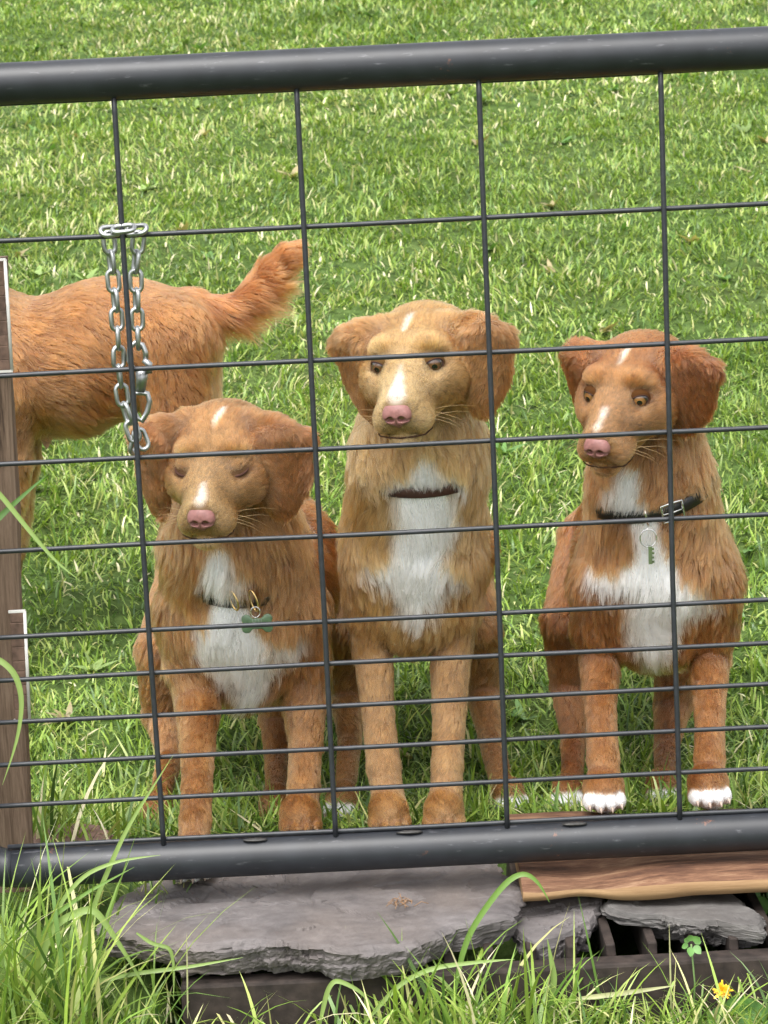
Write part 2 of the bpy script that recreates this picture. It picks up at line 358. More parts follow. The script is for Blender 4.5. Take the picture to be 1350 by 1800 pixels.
# ------------------------------------------------------------------ stones, board, cattle guard
def stone(name, pts, ztop, thick, mat, seed, tilt=(0, 0), steps=.004, under=.012, nring=40, nang=340, crack=True):
    P = np.array([ZP(a, b, ztop)[:2] for a, b in pts]); c = P.mean(0)
    Q = P - c; an = np.arctan2(Q[:, 1], Q[:, 0]); rr = np.hypot(Q[:, 0], Q[:, 1]); o = np.argsort(an); an, rr = an[o], rr[o]
    th = np.linspace(-math.pi, math.pi, nang, endpoint=False)
    R = np.interp(th, np.concatenate([an - 2 * math.pi, an, an + 2 * math.pi]), np.tile(rr, 3))
    u = np.stack([np.cos(th), np.sin(th), th * 0], 1)
    R = R * (1 + .015 * noise(u, 9, seed) + .012 * noise(u, 30, seed + 1) + .007 * noise(u, 75, seed + 2))
    V = []; rs = np.linspace(0.02, 1, nring) ** .8
    for t in rs:
        xy = c + (u[:, :2] * (R * t)[:, None]); p3 = np.concatenate([xy, np.zeros((nang, 1))], 1)
        h = fbm(p3, 6, seed + 5) * .005 + np.floor(2.4 * fbm(p3 * [1, 1.7, 1], 5, seed + 9) + .15 * noise(p3, 40, seed + 11)) * steps * .8 + .0005 * noise(p3, 130, seed)
        if crack:
            for s_, k_ in ((seed + 21, 6.), (seed + 33, 9.)):
                cr = np.abs(noise(p3 * [1, 2.2, 1] + .07 * noise(p3, 12, s_)[:, None], k_, s_)); gate_ = np.clip(noise(p3, 5, s_ + 1) * 3, 0, 1)
                h = h - .007 * np.clip(1 - cr / .035, 0, 1) * gate_
        h = h - .006 * max(0, (t - .93) / .07) ** 2 + tilt[0] * (xy[:, 0] - c[0]) + tilt[1] * (xy[:, 1] - c[1])
        V.append(np.concatenate([xy, (ztop + h)[:, None]], 1))
    top = V[-1]; NS = 16
    for k in range(1, NS + 1):
        t = k / NS; p3 = np.concatenate([u[:, :2] * .4, np.full((nang, 1), k * .8)], 1)
        kq = np.floor(k / 4.5 + .8 * noise(u, 3, seed + 60)); cat = lambda f_, z_: np.concatenate([u[:, :2] * f_, np.broadcast_to(np.asarray(z_, float), (nang,))[:, None]], 1); off = .007 * noise(cat(1.4, kq * .31), 5, seed + 40) + .0035 * noise(cat(5, kq * .4), 6, seed + 41) + .0012 * noise(cat(14, k * .35), 6, seed + 42) - under * t ** 1.5
        q = top.copy(); q[:, :2] += u[:, :2] * off[:, None]; q[:, 2] -= thick * t * (1 + .25 * noise(u, 3, seed + 50)); V.append(q)
    bot = V[-1].copy(); bot[:, :2] = c + (bot[:, :2] - c) * .3; V.append(bot)
    n = len(V); idx = np.arange(n * nang).reshape(n, nang); j2 = np.roll(idx, -1, 1)
    f = np.stack([idx[:-1], idx[1:], j2[1:], j2[:-1]], -1).reshape(-1, 4)
    faces = f[:, ::-1].tolist() + [idx[0].tolist(), idx[-1][::-1].tolist()]
    return mobj(name, np.concatenate(V), faces, mat, smooth=False)
SLZ = .032
slab_px = [(172, 1612), (176, 1628), (218, 1633), (259, 1644), (306, 1657), (363, 1657), (441, 1654), (518, 1654), (570, 1659), (622, 1664), (674, 1659), (702, 1657), (754, 1640), (805, 1618), (857, 1611), (899, 1600), (922, 1571), (909, 1540), (878, 1522), (857, 1505), (800, 1476), (700, 1468), (560, 1466), (430, 1474), (330, 1500), (260, 1540), (218, 1560), (196, 1590)]
tag(stone('slate_slab', slab_px, SLZ, .030, M['slate'], 3, (0, 0), .0035), 'large flat purple grey slate slab lying under the gate', 'stone')
tag(stone('flat_stone', [(1057, 1592), (1080, 1574), (1180, 1558), (1290, 1560), (1310, 1585), (1342, 1615), (1336, 1628), (1260, 1616), (1160, 1609), (1100, 1609)], .012, .012, M['grey_stone'], 14, (-.03, 0), .002, .004, 18, 120, False), 'thin pale grey flat stone under the timber board at right', 'stone', 'small stones on the grid')
tag(stone('flat_stone', [(1130, 1612), (1180, 1600), (1300, 1590), (1340, 1618), (1342, 1630), (1250, 1630), (1180, 1622)], -.004, .014, M['grey_stone'], 17, (0, 0), .002, .004, 14, 100, False), 'grey flat stone beneath the thin pale stone at right', 'stone', 'small stones on the grid')
tag(stone('rough_stone', [(908, 1605), (925, 1575), (1000, 1572), (1062, 1575), (1047, 1600), (1022, 1618), (995, 1632), (935, 1645), (912, 1630)], .006, .03, M['slate'], 19, (.05, .1), .003, .01, 18, 110), 'rough dark grey stone wedged between slab and board end', 'stone', 'small stones on the grid')
tag(stone('red_stone', [(68, 1500), (75, 1456), (110, 1446), (180, 1450), (194, 1470), (180, 1505), (110, 1515)], .045, .03, M['red_stone'], 23, (0, 0), .003, .006, 18, 110), 'pinkish red stone behind the bottom rail beside the post', 'stone')
tag(stone('red_stone', [(130, 1566), (150, 1545), (200, 1530), (320, 1520), (290, 1550), (250, 1560), (190, 1572)], .018, .014, M['red_stone'], 29, (0, 0), .003, .006, 14, 100), 'thin reddish brown stone flake under the rail left of the slab', 'stone')

def board():
    zt = .045; L0, L1 = ZP(918, 1554, zt), ZP(1350, 1537, zt); B0 = ZP(930, 1428, zt); x1 = 1.25
    nu, nv = 120, 16; V = []; xs = np.linspace(0, 1, nu) ** 1.3
    for u in xs:
        x = L0[0] + (x1 - L0[0]) * u
        yf = np.interp(x, [L0[0], L1[0], x1], [L0[1], L1[1], L1[1]]); yb = B0[1] + .004 + .012 * math.sin(x * 9)
        p = np.array([[x, 0, 0]]); yf += .004 * noise(p, 22, 5)[0]; yb += .008 * noise(p, 12, 8)[0]
        th = .021 + .004 * noise(p, 14, 6)[0] - .008 * sstep(.58, .70, x * 1.0) * 1
        ring = []
        for k in range(nv):
            t = k / (nv - 1); y = yf + (yb - yf) * t; q = np.array([[x, y, 0]])
            ring.append((x, y, zt + .004 * noise(q * [.4, 1, 1], 22, 7)[0] + .003 * noise(q, 9, 9)[0] - .008 * (abs(t - .5) * 2) ** 6))
        ring.append((x, yb + .003, zt - th)); ring.append((x, yf - .002, zt - th)); ring.append((x, yf - .004, zt - th * .45))
        V += ring
    k = nv + 3; f = []
    for i in range(nu - 1):
        for j in range(k): f.append([i * k + j, (i + 1) * k + j, (i + 1) * k + (j + 1) % k, i * k + (j + 1) % k])
    f += [list(range(k)), [(nu - 1) * k + j for j in range(k)][::-1]]
    o = mobj('timber_board', V, f, M['board'], smooth=True); o.data.materials.append(M['sap'])
    for pi, pl in enumerate(o.data.polygons):
        if pi < (nu - 1) * k and pi % k >= nv: pl.material_index = 1
        if pi >= (nu - 1) * k: pl.material_index = 1; pl.use_smooth = False
    return tag(o, 'split reddish brown timber board with pale cut edge under the right dog', 'board')
board()

guard = tag(empty('cattle_grid', (.5, 2.6, -.13)), 'rusty brown steel cattle grid with open bars below the slab and board', 'cattle grid')
MB().box((.62, 2.447, -.087), 1.72, .03, .14, bev=.004).build('front_beam', M['rust'], guard, False)
MB().box((.62, 2.985, -.085), 1.72, .03, .12, bev=.004).build('back_beam', M['rust'], guard, False)
bx = MB().box((0, 0, 0), .011, .50, .05, bev=.002).data('bar', M['rust'], False)
for k in range(36):
    o = bpy.data.objects.new('bar', bx); link(o, guard); o.location = (-.214 + k * .0465, 2.714, -.030); o.rotation_euler = (0, .25 * math.sin(k * 1.7) * .3, 0)

# ------------------------------------------------------------------ wooden post with edge strips
pe = W(33, 1000, 2.665); ptop = W(4, 452, 2.665)[2]
post = tag(empty('wooden_post', (pe[0] - .045, 2.71, 0)), 'weathered brown wooden post behind the gate at the left edge', 'post')
pv = MB()
nz = 60
zs = np.linspace(-.12, ptop, nz); ring = [(-.045, -.045), (.041, -.045), (.045, -.041), (.045, -.024), (.041, -.02), (-.045, -.02)]
V = []; F = []; _e0, _e1 = W(9, 450, 2.665), W(55, 1490, 2.665); ex = lambda z: _e0[0] + (_e1[0] - _e0[0]) * (z - _e0[2]) / (_e1[2] - _e0[2])
for i, z in enumerate(zs):
    for j, (a, b) in enumerate(ring):
        q = np.array([[a, b, z]]); V.append((ex(z) - .045 + a + .0025 * noise(q * [1, 1, .25], 40, 3)[0], 2.71 + b + .002 * noise(q * [1, 1, .3], 40, 4)[0], z))
    if i: F += [[(i - 1) * 6 + j, (i - 1) * 6 + (j + 1) % 6, i * 6 + (j + 1) % 6, i * 6 + j] for j in range(6)]
F += [list(range(6))[::-1], [(nz - 1) * 6 + j for j in range(6)]]
mobj('post_shaft', V, F, M['post'], post, False)
for (ya, yb, xa, xb) in ((456, 652, 8.5, 21), (1074, 1265, 43, 52)):
    A, B = W(xa, ya, 2.662), W(xb, yb, 2.662)
    st = MB().tube([A, B], .0022, 6).build('edge_strip', M['strip'], post)
    nn = 9
    for k in range(nn):
        c = A + (B - A) * ((k + .5) / nn); MB().box((c[0] - .0095, c[1] + .004, c[2]), .016, .012, .018 if k % 2 else .013, bev=.0015).build('rib', M['ribs'], st, False)
    for e_ in (A, B): MB().box((e_[0] - .009, e_[1], e_[2]), .02, .004, .003).build('strip_end', M['strip'], st, False)

# ------------------------------------------------------------------ implicit body builder
class Sdf:
    def __init__(s): s.p = []
    def rc(s, a, b, ra, rb, k=.02, flow=None, fur=.02, col=None, op=1, lift=None):
        a = np.asarray(a, float); b = np.asarray(b, float)
        s.p.append(dict(t='rc', a=a, b=b, ra=ra, rb=rb, k=k, flow=norm(b - a) if flow is None else norm(flow), fur=fur, col=col, op=op, lift=lift)); return s
    def el(s, c, rad, A=None, k=.02, flow=(0, 0, -1), fur=.02, col=None, op=1, lift=None):
        s.p.append(dict(t='el', c=np.asarray(c, float), r=np.asarray(rad, float), A=np.eye(3) if A is None else np.asarray(A, float), k=k, flow=norm(flow), fur=fur, col=col, op=op, lift=lift)); return s
    @staticmethod
    def d(q, P):
        if q['t'] == 'rc':
            ba = q['b'] - q['a']; l2 = ba @ ba; pa = P - q['a']; h = np.clip((pa @ ba) / l2, 0, 1)
            return np.sqrt(((pa - h[..., None] * ba) ** 2).sum(-1)) - (q['ra'] + (q['rb'] - q['ra']) * h)
        L = (P - q['c']) @ q['A'].T; k0 = np.sqrt(((L / q['r']) ** 2).sum(-1)); k1 = np.sqrt(((L / q['r'] ** 2) ** 2).sum(-1)) + 1e-9
        return k0 * (k0 - 1) / k1
    @staticmethod
    def box(q):
        if q['t'] == 'rc':
            r = max(q['ra'], q['rb']); return np.minimum(q['a'], q['b']) - r, np.maximum(q['a'], q['b']) + r
        e = np.sqrt(((q['A'].T * q['r']) ** 2).sum(1)); return q['c'] - e, q['c'] + e
    def mesh(s, h):
        B = [s.box(q) for q in s.p if q['op'] == 1]; lo = np.min([b[0] for b in B], 0) - 3 * h; hi = np.max([b[1] for b in B], 0) + 3 * h
        n = np.ceil((hi - lo) / h).astype(int) + 1; D = np.full(n, .05, np.float32)
        for q in s.p:
            a, b = s.box(q); m_ = q['k'] + 4 * h
            i0 = np.maximum(np.floor((a - m_ - lo) / h).astype(int), 0); i1 = np.minimum(np.ceil((b + m_ - lo) / h).astype(int) + 1, n)
            ax = [lo[i] + h * np.arange(i0[i], i1[i]) for i in range(3)]
            P = np.stack(np.meshgrid(*ax, indexing='ij'), -1); d = s.d(q, P).astype(np.float32)
            sl = tuple(slice(i0[i], i1[i]) for i in range(3)); o = D[sl]; k = q['k']
            if q['op'] == 1: hh = np.maximum(k - np.abs(o - d), 0) / k; D[sl] = np.minimum(o, d) - hh * hh * k * .25
            else: hh = np.maximum(k - np.abs(o + d), 0) / k; D[sl] = np.maximum(o, -d) + hh * hh * k * .25
        return nets(D, lo, h)
    def attrs(s, P, tau=.009):
        ws = None; F = np.zeros((len(P), 3)); L = np.zeros(len(P)); C = np.zeros((len(P), 3)); LF = np.zeros(len(P)); ws = np.zeros(len(P)); wc = np.zeros(len(P))
        for q in s.p:
            if q['op'] != 1: continue
            w_ = np.exp(-np.clip(s.d(q, P), -.002, .2) / tau) + 1e-12
            F += w_[:, None] * q['flow']; L += w_ * q['fur']; LF += w_ * (q['lift'] if q['lift'] is not None else .35); ws += w_
            if q['col'] is not None: C += w_[:, None] * np.asarray(q['col']); wc += w_
        return norm(F), L / ws, C / (wc[:, None] + 1e-12), LF / ws
def nets(D, lo, h):
    s = D < 0; n = np.array(D.shape)
    c = np.zeros(n - 1, np.int8)
    for dx in (0, 1):
        for dy in (0, 1):
            for dz in (0, 1): c += s[dx:n[0] - 1 + dx, dy:n[1] - 1 + dy, dz:n[2] - 1 + dz]
    act = np.argwhere((c > 0) & (c < 8)); ID = np.full(n - 1, -1, np.int32); ID[tuple(act.T)] = np.arange(len(act))
    pos = np.zeros((len(act), 3)); cnt = np.zeros(len(act))
    corner = [(i, j, k) for i in (0, 1) for j in (0, 1) for k in (0, 1)]
    for a in range(8):
        for ax in range(3):
            A = np.array(corner[a])
            if A[ax]: continue
            Bc = A.copy(); Bc[ax] = 1
            da = D[tuple((act + A).T)]; db = D[tuple((act + Bc).T)]; x = (da < 0) != (db < 0); t = np.where(x, da / (da - db + 1e-20), 0)
            pt = np.repeat(A[None].astype(float), len(act), 0); pt[:, ax] = t
            pos += pt * x[:, None]; cnt += x
    V = lo + h * (act + pos / cnt[:, None]); Q = []
    for ax in range(3):
        u, v = [i for i in range(3) if i != ax]
        sa = [slice(1, -1)] * 3; sb = [slice(1, -1)] * 3; sa[ax] = slice(0, n[ax] - 1); sb[ax] = slice(1, n[ax])
        e = s[tuple(sa)] != s[tuple(sb)]; idx = np.argwhere(e); off = np.ones(3, int); off[ax] = 0; idx = idx + off
        ins = s[tuple(idx.T)]
        def cell(du, dv):
            w_ = idx.copy(); w_[:, u] -= du; w_[:, v] -= dv; return ID[tuple(w_.T)]
        q = np.stack([cell(1, 1), cell(0, 1), cell(0, 0), cell(1, 0)], 1)
        flip = ins if ax != 1 else ~ins
        q = np.where(flip[:, None], q, q[:, ::-1]); Q.append(q)
    return V, np.concatenate(Q)

# ------------------------------------------------------------------ fur
def grow(name, V, F, N, flow, length, col, lift, parent, count, seed, width=.00030, lmin=.002, clump=.6, weight=None, npts=6):
    r = np.random.default_rng(seed)
    T = np.concatenate([F[:, [0, 1, 2]], F[:, [0, 2, 3]]]); a, b, c = V[T[:, 0]], V[T[:, 1]], V[T[:, 2]]
    cr = np.cross(b - a, c - a); ar = .5 * np.linalg.norm(cr, axis=1); fn = norm(cr)
    vis = .30 + .70 * sstep(-.35, .15, -fn[:, 1] + .35 * fn[:, 2])
    Lt = length[T].mean(1); wt = ar * vis * np.clip(.016 / np.clip(Lt, .004, .05), .6, 3.2)
    if weight is not None: wt = wt * weight[T].mean(1)
    wt = wt * (Lt > lmin * .5)
    tri = r.choice(len(T), count, p=wt / wt.sum()); u = r.random(count); v = r.random(count); x = u + v > 1; u[x] = 1 - u[x]; v[x] = 1 - v[x]
    w3 = np.stack([1 - u - v, u, v], 1); ti = T[tri]
    def ip(A): return (A[ti] * (w3[..., None] if A.ndim == 2 else w3)).sum(1)
    P = ip(V); n_ = norm(ip(N)); f_ = ip(flow); L = ip(length); C = ip(col); lf = ip(lift)
    f_ = f_ + .50 * np.stack([noise(P, 16, seed + i) for i in range(3)], 1) + .22 * np.stack([noise(P, 45, seed + 5 + i) for i in range(3)], 1) + r.normal(0, .15, (count, 3))
    ft = norm(f_ - n_ * (f_ * n_).sum(1, keepdims=True))
    L = L * np.clip(1 + (.06 + .24 * sstep(.01, .03, L)) * noise(P, 30, seed + 9) + r.normal(0, .18, count), .35, 1.8)
    sh_ = sstep(.008, .028, L); lf = lf * (1 + (.12 + .45 * sh_) * noise(P, 28, seed + 11)) + r.normal(0, .07, count) * (.6 + sh_)
    g = np.array([0, 0, -1.]); ts = np.linspace(0, 1, npts); pts = np.zeros((count, npts, 3)); pts[:, 0] = P - n_ * .0003
    long_ = sstep(.010, .035, L)[:, None]; d0 = norm(ft + n_ * np.clip(lf, .05, 1.3)[:, None])
    wob = norm(np.cross(n_, ft)) * (noise(P, 22, seed + 15) * .5 + r.normal(0, .12, count))[:, None]
    for k in range(1, npts):
        t = ts[k]; d_ = norm(d0 * (1 - .55 * t) + ft * .55 * t + g * (.38 * t * long_) + wob * math.sin(t * 4.4 + .3) * .85)
        pts[:, k] = pts[:, k - 1] + d_ * (L / (npts - 1))[:, None]
    # clumping: strands lean towards the tip of a nearby key strand
    key = r.choice(count, max(8, count // 22), replace=False); from_ = P[key]
    from mathutils import kdtree
    kd = kdtree.KDTree(len(key))
    for i, q in enumerate(from_): kd.insert(q, i)
    kd.balance(); near = np.array([kd.find(q)[1] for q in P]); kk = key[near]
    dist = np.linalg.norm(P - P[kk], axis=1); ca = clump * sstep(.004, .02, L) * (dist < .6 * L) * np.clip(1 + .4 * r.normal(size=count), 0, 1.5)
    for k in range(1, npts):
        same = np.linalg.norm(pts[kk, k] - P[kk], axis=1); pts[:, k] += (pts[kk, k] - pts[:, k]) * (ca * ts[k] ** 1.3)[:, None].clip(0, .92)
    # gentle tone variation from lock to lock
    shf = 1 - sstep(.006, .016, L); tone = np.clip(1 + .22 * noise(P, 38, seed + 21) + .07 * shf * noise(P, 150, seed + 22) + (.17 + .04 * shf) * r.normal(size=len(key))[near] + r.normal(0, .07, count) * (1 + 1.5 * shf), .45, 1.6)
    C = np.clip(C * tone[:, None], 0, .95)
    hc = bpy.data.hair_curves.new(name); hc.add_curves([npts] * count)
    hc.attributes['position'].data.foreach_set('vector', pts.astype(np.float32).ravel()) if 'position' in hc.attributes else hc.points.foreach_set('position', pts.astype(np.float32).ravel())
    ra = hc.attributes.get('radius') or hc.attributes.new('radius', 'FLOAT', 'POINT')
    pr = width * np.array([1, 1, 1, .85, .55, .12])
    wr = np.clip(.65 + L / .03, .7, 1.35)
    ra.data.foreach_set('value', (wr[:, None] * pr[None]).astype(np.float32).ravel())
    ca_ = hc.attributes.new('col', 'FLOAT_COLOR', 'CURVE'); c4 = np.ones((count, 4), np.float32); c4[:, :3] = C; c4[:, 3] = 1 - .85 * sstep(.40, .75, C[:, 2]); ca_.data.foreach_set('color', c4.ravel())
    hc.materials.append(M['fur']); o = bpy.data.objects.new(name, hc); link(o, parent); o['kind'] = 'stuff'; return o

# ------------------------------------------------------------------ dogs
def frame(yaw, pitch, roll):
    f0 = np.array([-math.sin(yaw) * math.cos(pitch), -math.cos(yaw) * math.cos(pitch), -math.sin(pitch)])
    r0 = np.array([math.cos(yaw), -math.sin(yaw), 0]); u0 = np.cross(f0, r0)
    r = math.cos(roll) * r0 + math.sin(roll) * u0; return np.stack([r, f0, np.cross(f0, r)])
class Dog:
    def __init__(s, label, base, tone, seed):
        s.label = label; s.S = Sdf(); s.base = base; s.c = tone; s.seed = seed; s.patches = []; s.extra = []; s.nofur = []; s.slits = []; s.ends = []
        s.root = tag(empty('dog', tuple(base)), label, 'dog', 'tan and white dogs behind the gate')
    # ---- limb: list of (px, py, Y, radius px)
    def limb(s, L, fur=.009, col=None, k=.018, feather=None, lift=.22):
        Q = [(W(a, b, d), r * d / FPX) for a, b, d, r in L]
        for i, ((p, r), (q, r2)) in enumerate(zip(Q[:-1], Q[1:])): s.S.rc(p, q, r, r2, k if i == 0 else .004, None, fur, col or s.c['leg'], lift=lift)
        s.ends.append(Q[-1])
        for q_, fl in zip(s.S.p[-len(Q) + 1:], (.026, .017, .012)): q_['fur'] = max(q_['fur'], fl)
        return Q
    def paw(s, c, ang=0, toes=None, sc=1.0, claws=True):
        c = np.asarray(c, float); f = np.array([math.sin(ang), -math.cos(ang), 0]); r = np.array([math.cos(ang), math.sin(ang), 0]); u = np.array([0, 0, 1.]); A = np.stack([r, f, u]); S = s.S
        leg = s.c['leg']; tc = leg
        S.el(c - f * .012 * sc + u * .022 * sc, np.array([.0235, .027, .021]) * sc, A, .012, f - .6 * u, .007, leg, lift=.2)
        if s.ends:
            e_, r_e = min(s.ends, key=lambda q: abs(q[0][0] - c[0]) + abs(q[0][1] - c[1])); S.rc(e_, c - f * .014 * sc + u * .026 * sc, r_e, .0205 * sc, .006, None, .008, leg, lift=.2)
        for a, b in ((-.0185, -.004), (-.0066, .006), (.0066, .006), (.0185, -.004)):
            S.el(c + r * a * sc + f * b * sc + u * .0115 * sc, np.array([.0073, .0185, .0116]) * sc, A, .0015, f - .5 * u, .0022 if toes else .005, tc, lift=.15)
            if claws:
                p = c + r * a * 1.04 * sc + f * (b + .0165) * sc + u * .009 * sc
                s.extra.append(('claw', MB().tube([p - f * .002, p + f * .003 - u * .001, p + f * .0065 - u * .005], [.0021 * sc, .0018 * sc, .0006], 8), 'claw'))
        if toes: s.patches.append(dict(mode='3d', P=[c + f * .010 * sc - r * .016 * sc + u * .004, c + f * .018 * sc + u * .004, c + f * .010 * sc + r * .016 * sc + u * .004], R=[.0205 * sc, .0225 * sc, .0205 * sc], col=toes, soft=.004, amp=.004))
    def head(s, cen, yaw, pitch, roll, sc=1.0, ear=None, eyes='open', blaze=True, iris=(.10, .045, .015), dome=0., bl=(.058, .010, 0)):
        S = s.S; Mx = frame(*map(math.radians, (yaw, pitch, roll))); cen = np.asarray(cen, float)
        H = lambda a, b, c: cen + sc * (a * Mx[0] + b * Mx[1] + c * Mx[2])
        D = lambda a, b, c: a * Mx[0] + b * Mx[1] + c * Mx[2]
        s.H, s.D, s.Mx, s.sc = H, D, Mx, sc
        face, fore, muz, earc = s.c['face'], s.c['fore'], s.c['muz'], s.c['ear']
        e = lambda c, r, fl, fur, col, k=.016, A=None, lift=.25: S.el(H(*c), np.array(r) * sc, (Mx if A is None else A), k * sc, D(*fl), fur, col, lift=lift)
        e((0, -.014, -.002 + dome * .5), (.062, .066, .040 + dome * .5), (0, -1, -.05), .011, fore)                  # skull
        e((0, -.050, -.018), (.060, .045, .046), (0, -1, -.6), .020, fore)                # back of skull
        for sd in (-1, 1):
            e((sd * .024, .034, .017), (.023, .020, .015), (sd * .3, -.8, .7), .0055, fore, .012, None, .3)         # brow
            e((sd * .039, .020, -.027), (.027, .044, .033), (sd * .6, -1, -.5), .017, face, .02, None, .4); e((sd * .046, -.030, -.045), (.030, .038, .036), (sd * .7, -.6, -1.0), .036, face, .02, None, .5)       # cheek
            e((sd * .027, .055, -.022), (.020, .030, .021), (sd * .35, -1, -.1), .005, face, .014)       # below the eye
            e((sd * .0180, .105, -.0430), (.0185, .024, .0180), (sd * .6, -.9, -.3), .0045, muz, .009, None, .3)  # muzzle pads
            S.el(H(sd * .034, .070, .001), np.array([.0118, .014, .0098]) * sc, Mx, .007 * sc, op=-1)    # socket
        S.rc(H(0, .036, -.002), H(0, .117, -.0205), .023 * sc, .0190 * sc, .018 * sc, D(0, -1, .12), .0045, muz, lift=.28)     # bridge
        S.rc(H(0, .038, -.030), H(0, .100, -.034), .044 * sc, .0250 * sc, .016 * sc, D(0, -1, -.3), .006, muz, lift=.28)      # muzzle
        S.rc(H(0, .020, -.052), H(0, .110, -.0640), .030 * sc, .0150 * sc, .012 * sc, D(0, -1, -.5), .009, muz, lift=.3)      # jaw
        S.el(H(0, .117, -.0655), np.array([.0165, .013, .0085]) * sc, Mx, .006 * sc, D(0, -1, -.2), .004, muz)
        for sd in (-1, 1):                                                                                   # mouth crease
            S.rc(H(sd * .008, .136, -.0555), H(sd * .031, .085, -.053), .0022 * sc, .0022 * sc, .006 * sc, op=-1)
            S.rc(H(sd * .031, .085, -.053), H(sd * .036, .060, -.047), .0022 * sc, .0015 * sc, .006 * sc, op=-1)
        ear = ear or {}
        for sd in (-1, 1):
            q = dict(out=0., fwd=0., up=0., drop=0., wide=1., turn=45., flare=0.); q.update(ear.get('both', {})); q.update(ear.get(sd, {}))
            tn = math.radians(q['turn']); wv = D(sd * math.cos(tn), -math.sin(tn), 0); nv = D(sd * math.sin(tn), math.cos(tn), 0)
            dv = norm(D(sd * q['flare'], .12, -1)); nv = norm(nv - dv * (nv @ dv)); wv = norm(np.cross(dv, nv)); A = np.stack([wv, nv, dv]); wd = q['wide']
            b0 = H(sd * .040, -.012, .024 + dome); b1 = H(sd * (.066 + q['out']), -.004 + q['fwd'], .034 + q['up'] + dome)
            dr = q['drop']; fc = tuple(.5 * x + .5 * y for x, y in zip(earc, fore))
            S.rc(b0, b1 + wv * sd * (.008 if wv @ D(sd, 0, 0) * sd > 0 else -.008) * 0, .012 * sc, .0095 * sc, .014 * sc, D(sd, -.1, -.45), .015, fc, lift=.24)
            c1 = b1 + (dv * (.040 + dr * .6) + nv * .007) * sc; c2 = b1 + (dv * (.066 + dr * 1.2) + nv * .009) * sc; c0 = b1 + (dv * .016 + nv * .003) * sc
            S.el((b0 * .35 + b1 * .65) + dv * .014 * sc + D(0, -.004, 0), np.array([.024, .014, .026]) * sc, A, .012 * sc, D(sd * .6, -.2, -.6), .016, fc, lift=.25)
            S.el(c0, np.array([.027 * wd, .0085, .024]) * sc, A, .010 * sc, dv + D(sd * .25, 0, 0), .015, earc, lift=.2)
            oo = wv if wv @ D(sd, 0, 0) > 0 else -wv; S.el(b1 + (oo * .015 * wd + dv * .010 + nv * .002) * sc, np.array([.014, .008, .014]) * sc, A, .008 * sc, oo * .8 + dv * .6, .022, earc, lift=.3)
            S.el(c1, np.array([.0265 * wd, .0085, .050 + dr * .5]) * sc, A, .006 * sc, dv, .015, earc, lift=.2)
            S.el(c2, np.array([.0170 * wd, .0070, .030]) * sc, A, .005 * sc, dv, .012, earc, lift=.18)
        if blaze:
            s.patches.append(dict(mode='3d', P=[H(0, .130 - bl[0], .0115 - .25 * (.058 - bl[0])), H(0, .126, -.005)], R=[.0012 * sc, bl[1] * sc], col=(.58, .46, .35), soft=.0045, amp=.004))
            s.patches.append(dict(mode='3d', P=[H(-.001 + bl[2], .030, .030 + dome), H(.001 + bl[2], .016, .035 + dome), H(.003 + bl[2], -.004, .039 + dome)], R=[.0016 * sc, .0026 * sc, .0022 * sc], col=(.72, .60, .46), soft=.003, amp=.001))
        mul = lambda c, k: tuple(x * k for x in c)
        for sd in (-1, 1):                                                     # darker and paler tones round eyes, brow, muzzle and chin
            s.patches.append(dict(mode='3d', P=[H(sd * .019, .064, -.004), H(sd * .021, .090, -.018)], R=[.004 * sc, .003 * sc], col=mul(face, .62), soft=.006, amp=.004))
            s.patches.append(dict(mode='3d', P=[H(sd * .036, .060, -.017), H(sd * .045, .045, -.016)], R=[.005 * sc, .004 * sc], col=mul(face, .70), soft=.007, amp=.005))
            s.patches.append(dict(mode='3d', P=[H(sd * .026, .112, -.046), H(sd * .032, .090, -.048)], R=[.012 * sc, .010 * sc], col=mul(muz, 1.25), soft=.010, amp=.006))
            s.patches.append(dict(mode='3d', P=[H(sd * .030, .052, .020), H(sd * .040, .045, .018)], R=[.005 * sc, .004 * sc], col=mul(muz, 1.1), soft=.006, amp=.004))
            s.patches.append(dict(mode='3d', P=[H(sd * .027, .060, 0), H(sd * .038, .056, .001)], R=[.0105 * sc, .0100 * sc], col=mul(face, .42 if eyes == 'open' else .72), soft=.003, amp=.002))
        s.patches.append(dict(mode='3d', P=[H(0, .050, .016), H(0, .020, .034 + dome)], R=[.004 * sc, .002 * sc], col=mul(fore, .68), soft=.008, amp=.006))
        s.patches.append(dict(mode='3d', P=[H(0, .122, -.062), H(0, .105, -.074)], R=[.016 * sc, .014 * sc], col=mul(muz, 1.3), soft=.006, amp=.005))
        s.nofur.append((H(0, .139, -.024), .0175 * sc))
        # ---- nose
        N = Sdf(); sc0 = sc; sc = sc * .91; nc = lambda a, b, c: H(a * .91, .1440 + b * .91, -.0270 + c * .91)
        N.el(nc(0, 0, -.001), np.array([.0176, .0110, .0128]) * sc, Mx, .004); N.el(nc(0, -.006, .0075), np.array([.0155, .0110, .0075]) * sc, Mx, .006)
        N.rc(nc(0, .001, -.010), nc(0, -.003, -.0195), .0085 * sc, .0040 * sc, .007)
        for sd in (-1, 1):
            N.el(nc(sd * .0115, .0005, -.0035), np.array([.0076, .0090, .0095]) * sc, Mx, .005)
            N.el(nc(sd * .0078, .0100, -.0045), np.array([.0046, .0100, .0042]) * sc, Mx, .0018, op=-1)
            N.rc(nc(sd * .0105, .0090, -.0052), nc(sd * .0185, .0040, -.0085), .0027 * sc, .0014 * sc, .002, op=-1)
        N.rc(nc(0, .0130, -.004), nc(0, .007, -.019), .0010 * sc, .0010 * sc, .0022, op=-1)
        sc = sc0
        v, f = N.mesh(.0009); s.extra.append(('nose', (v, f), 'nose'))
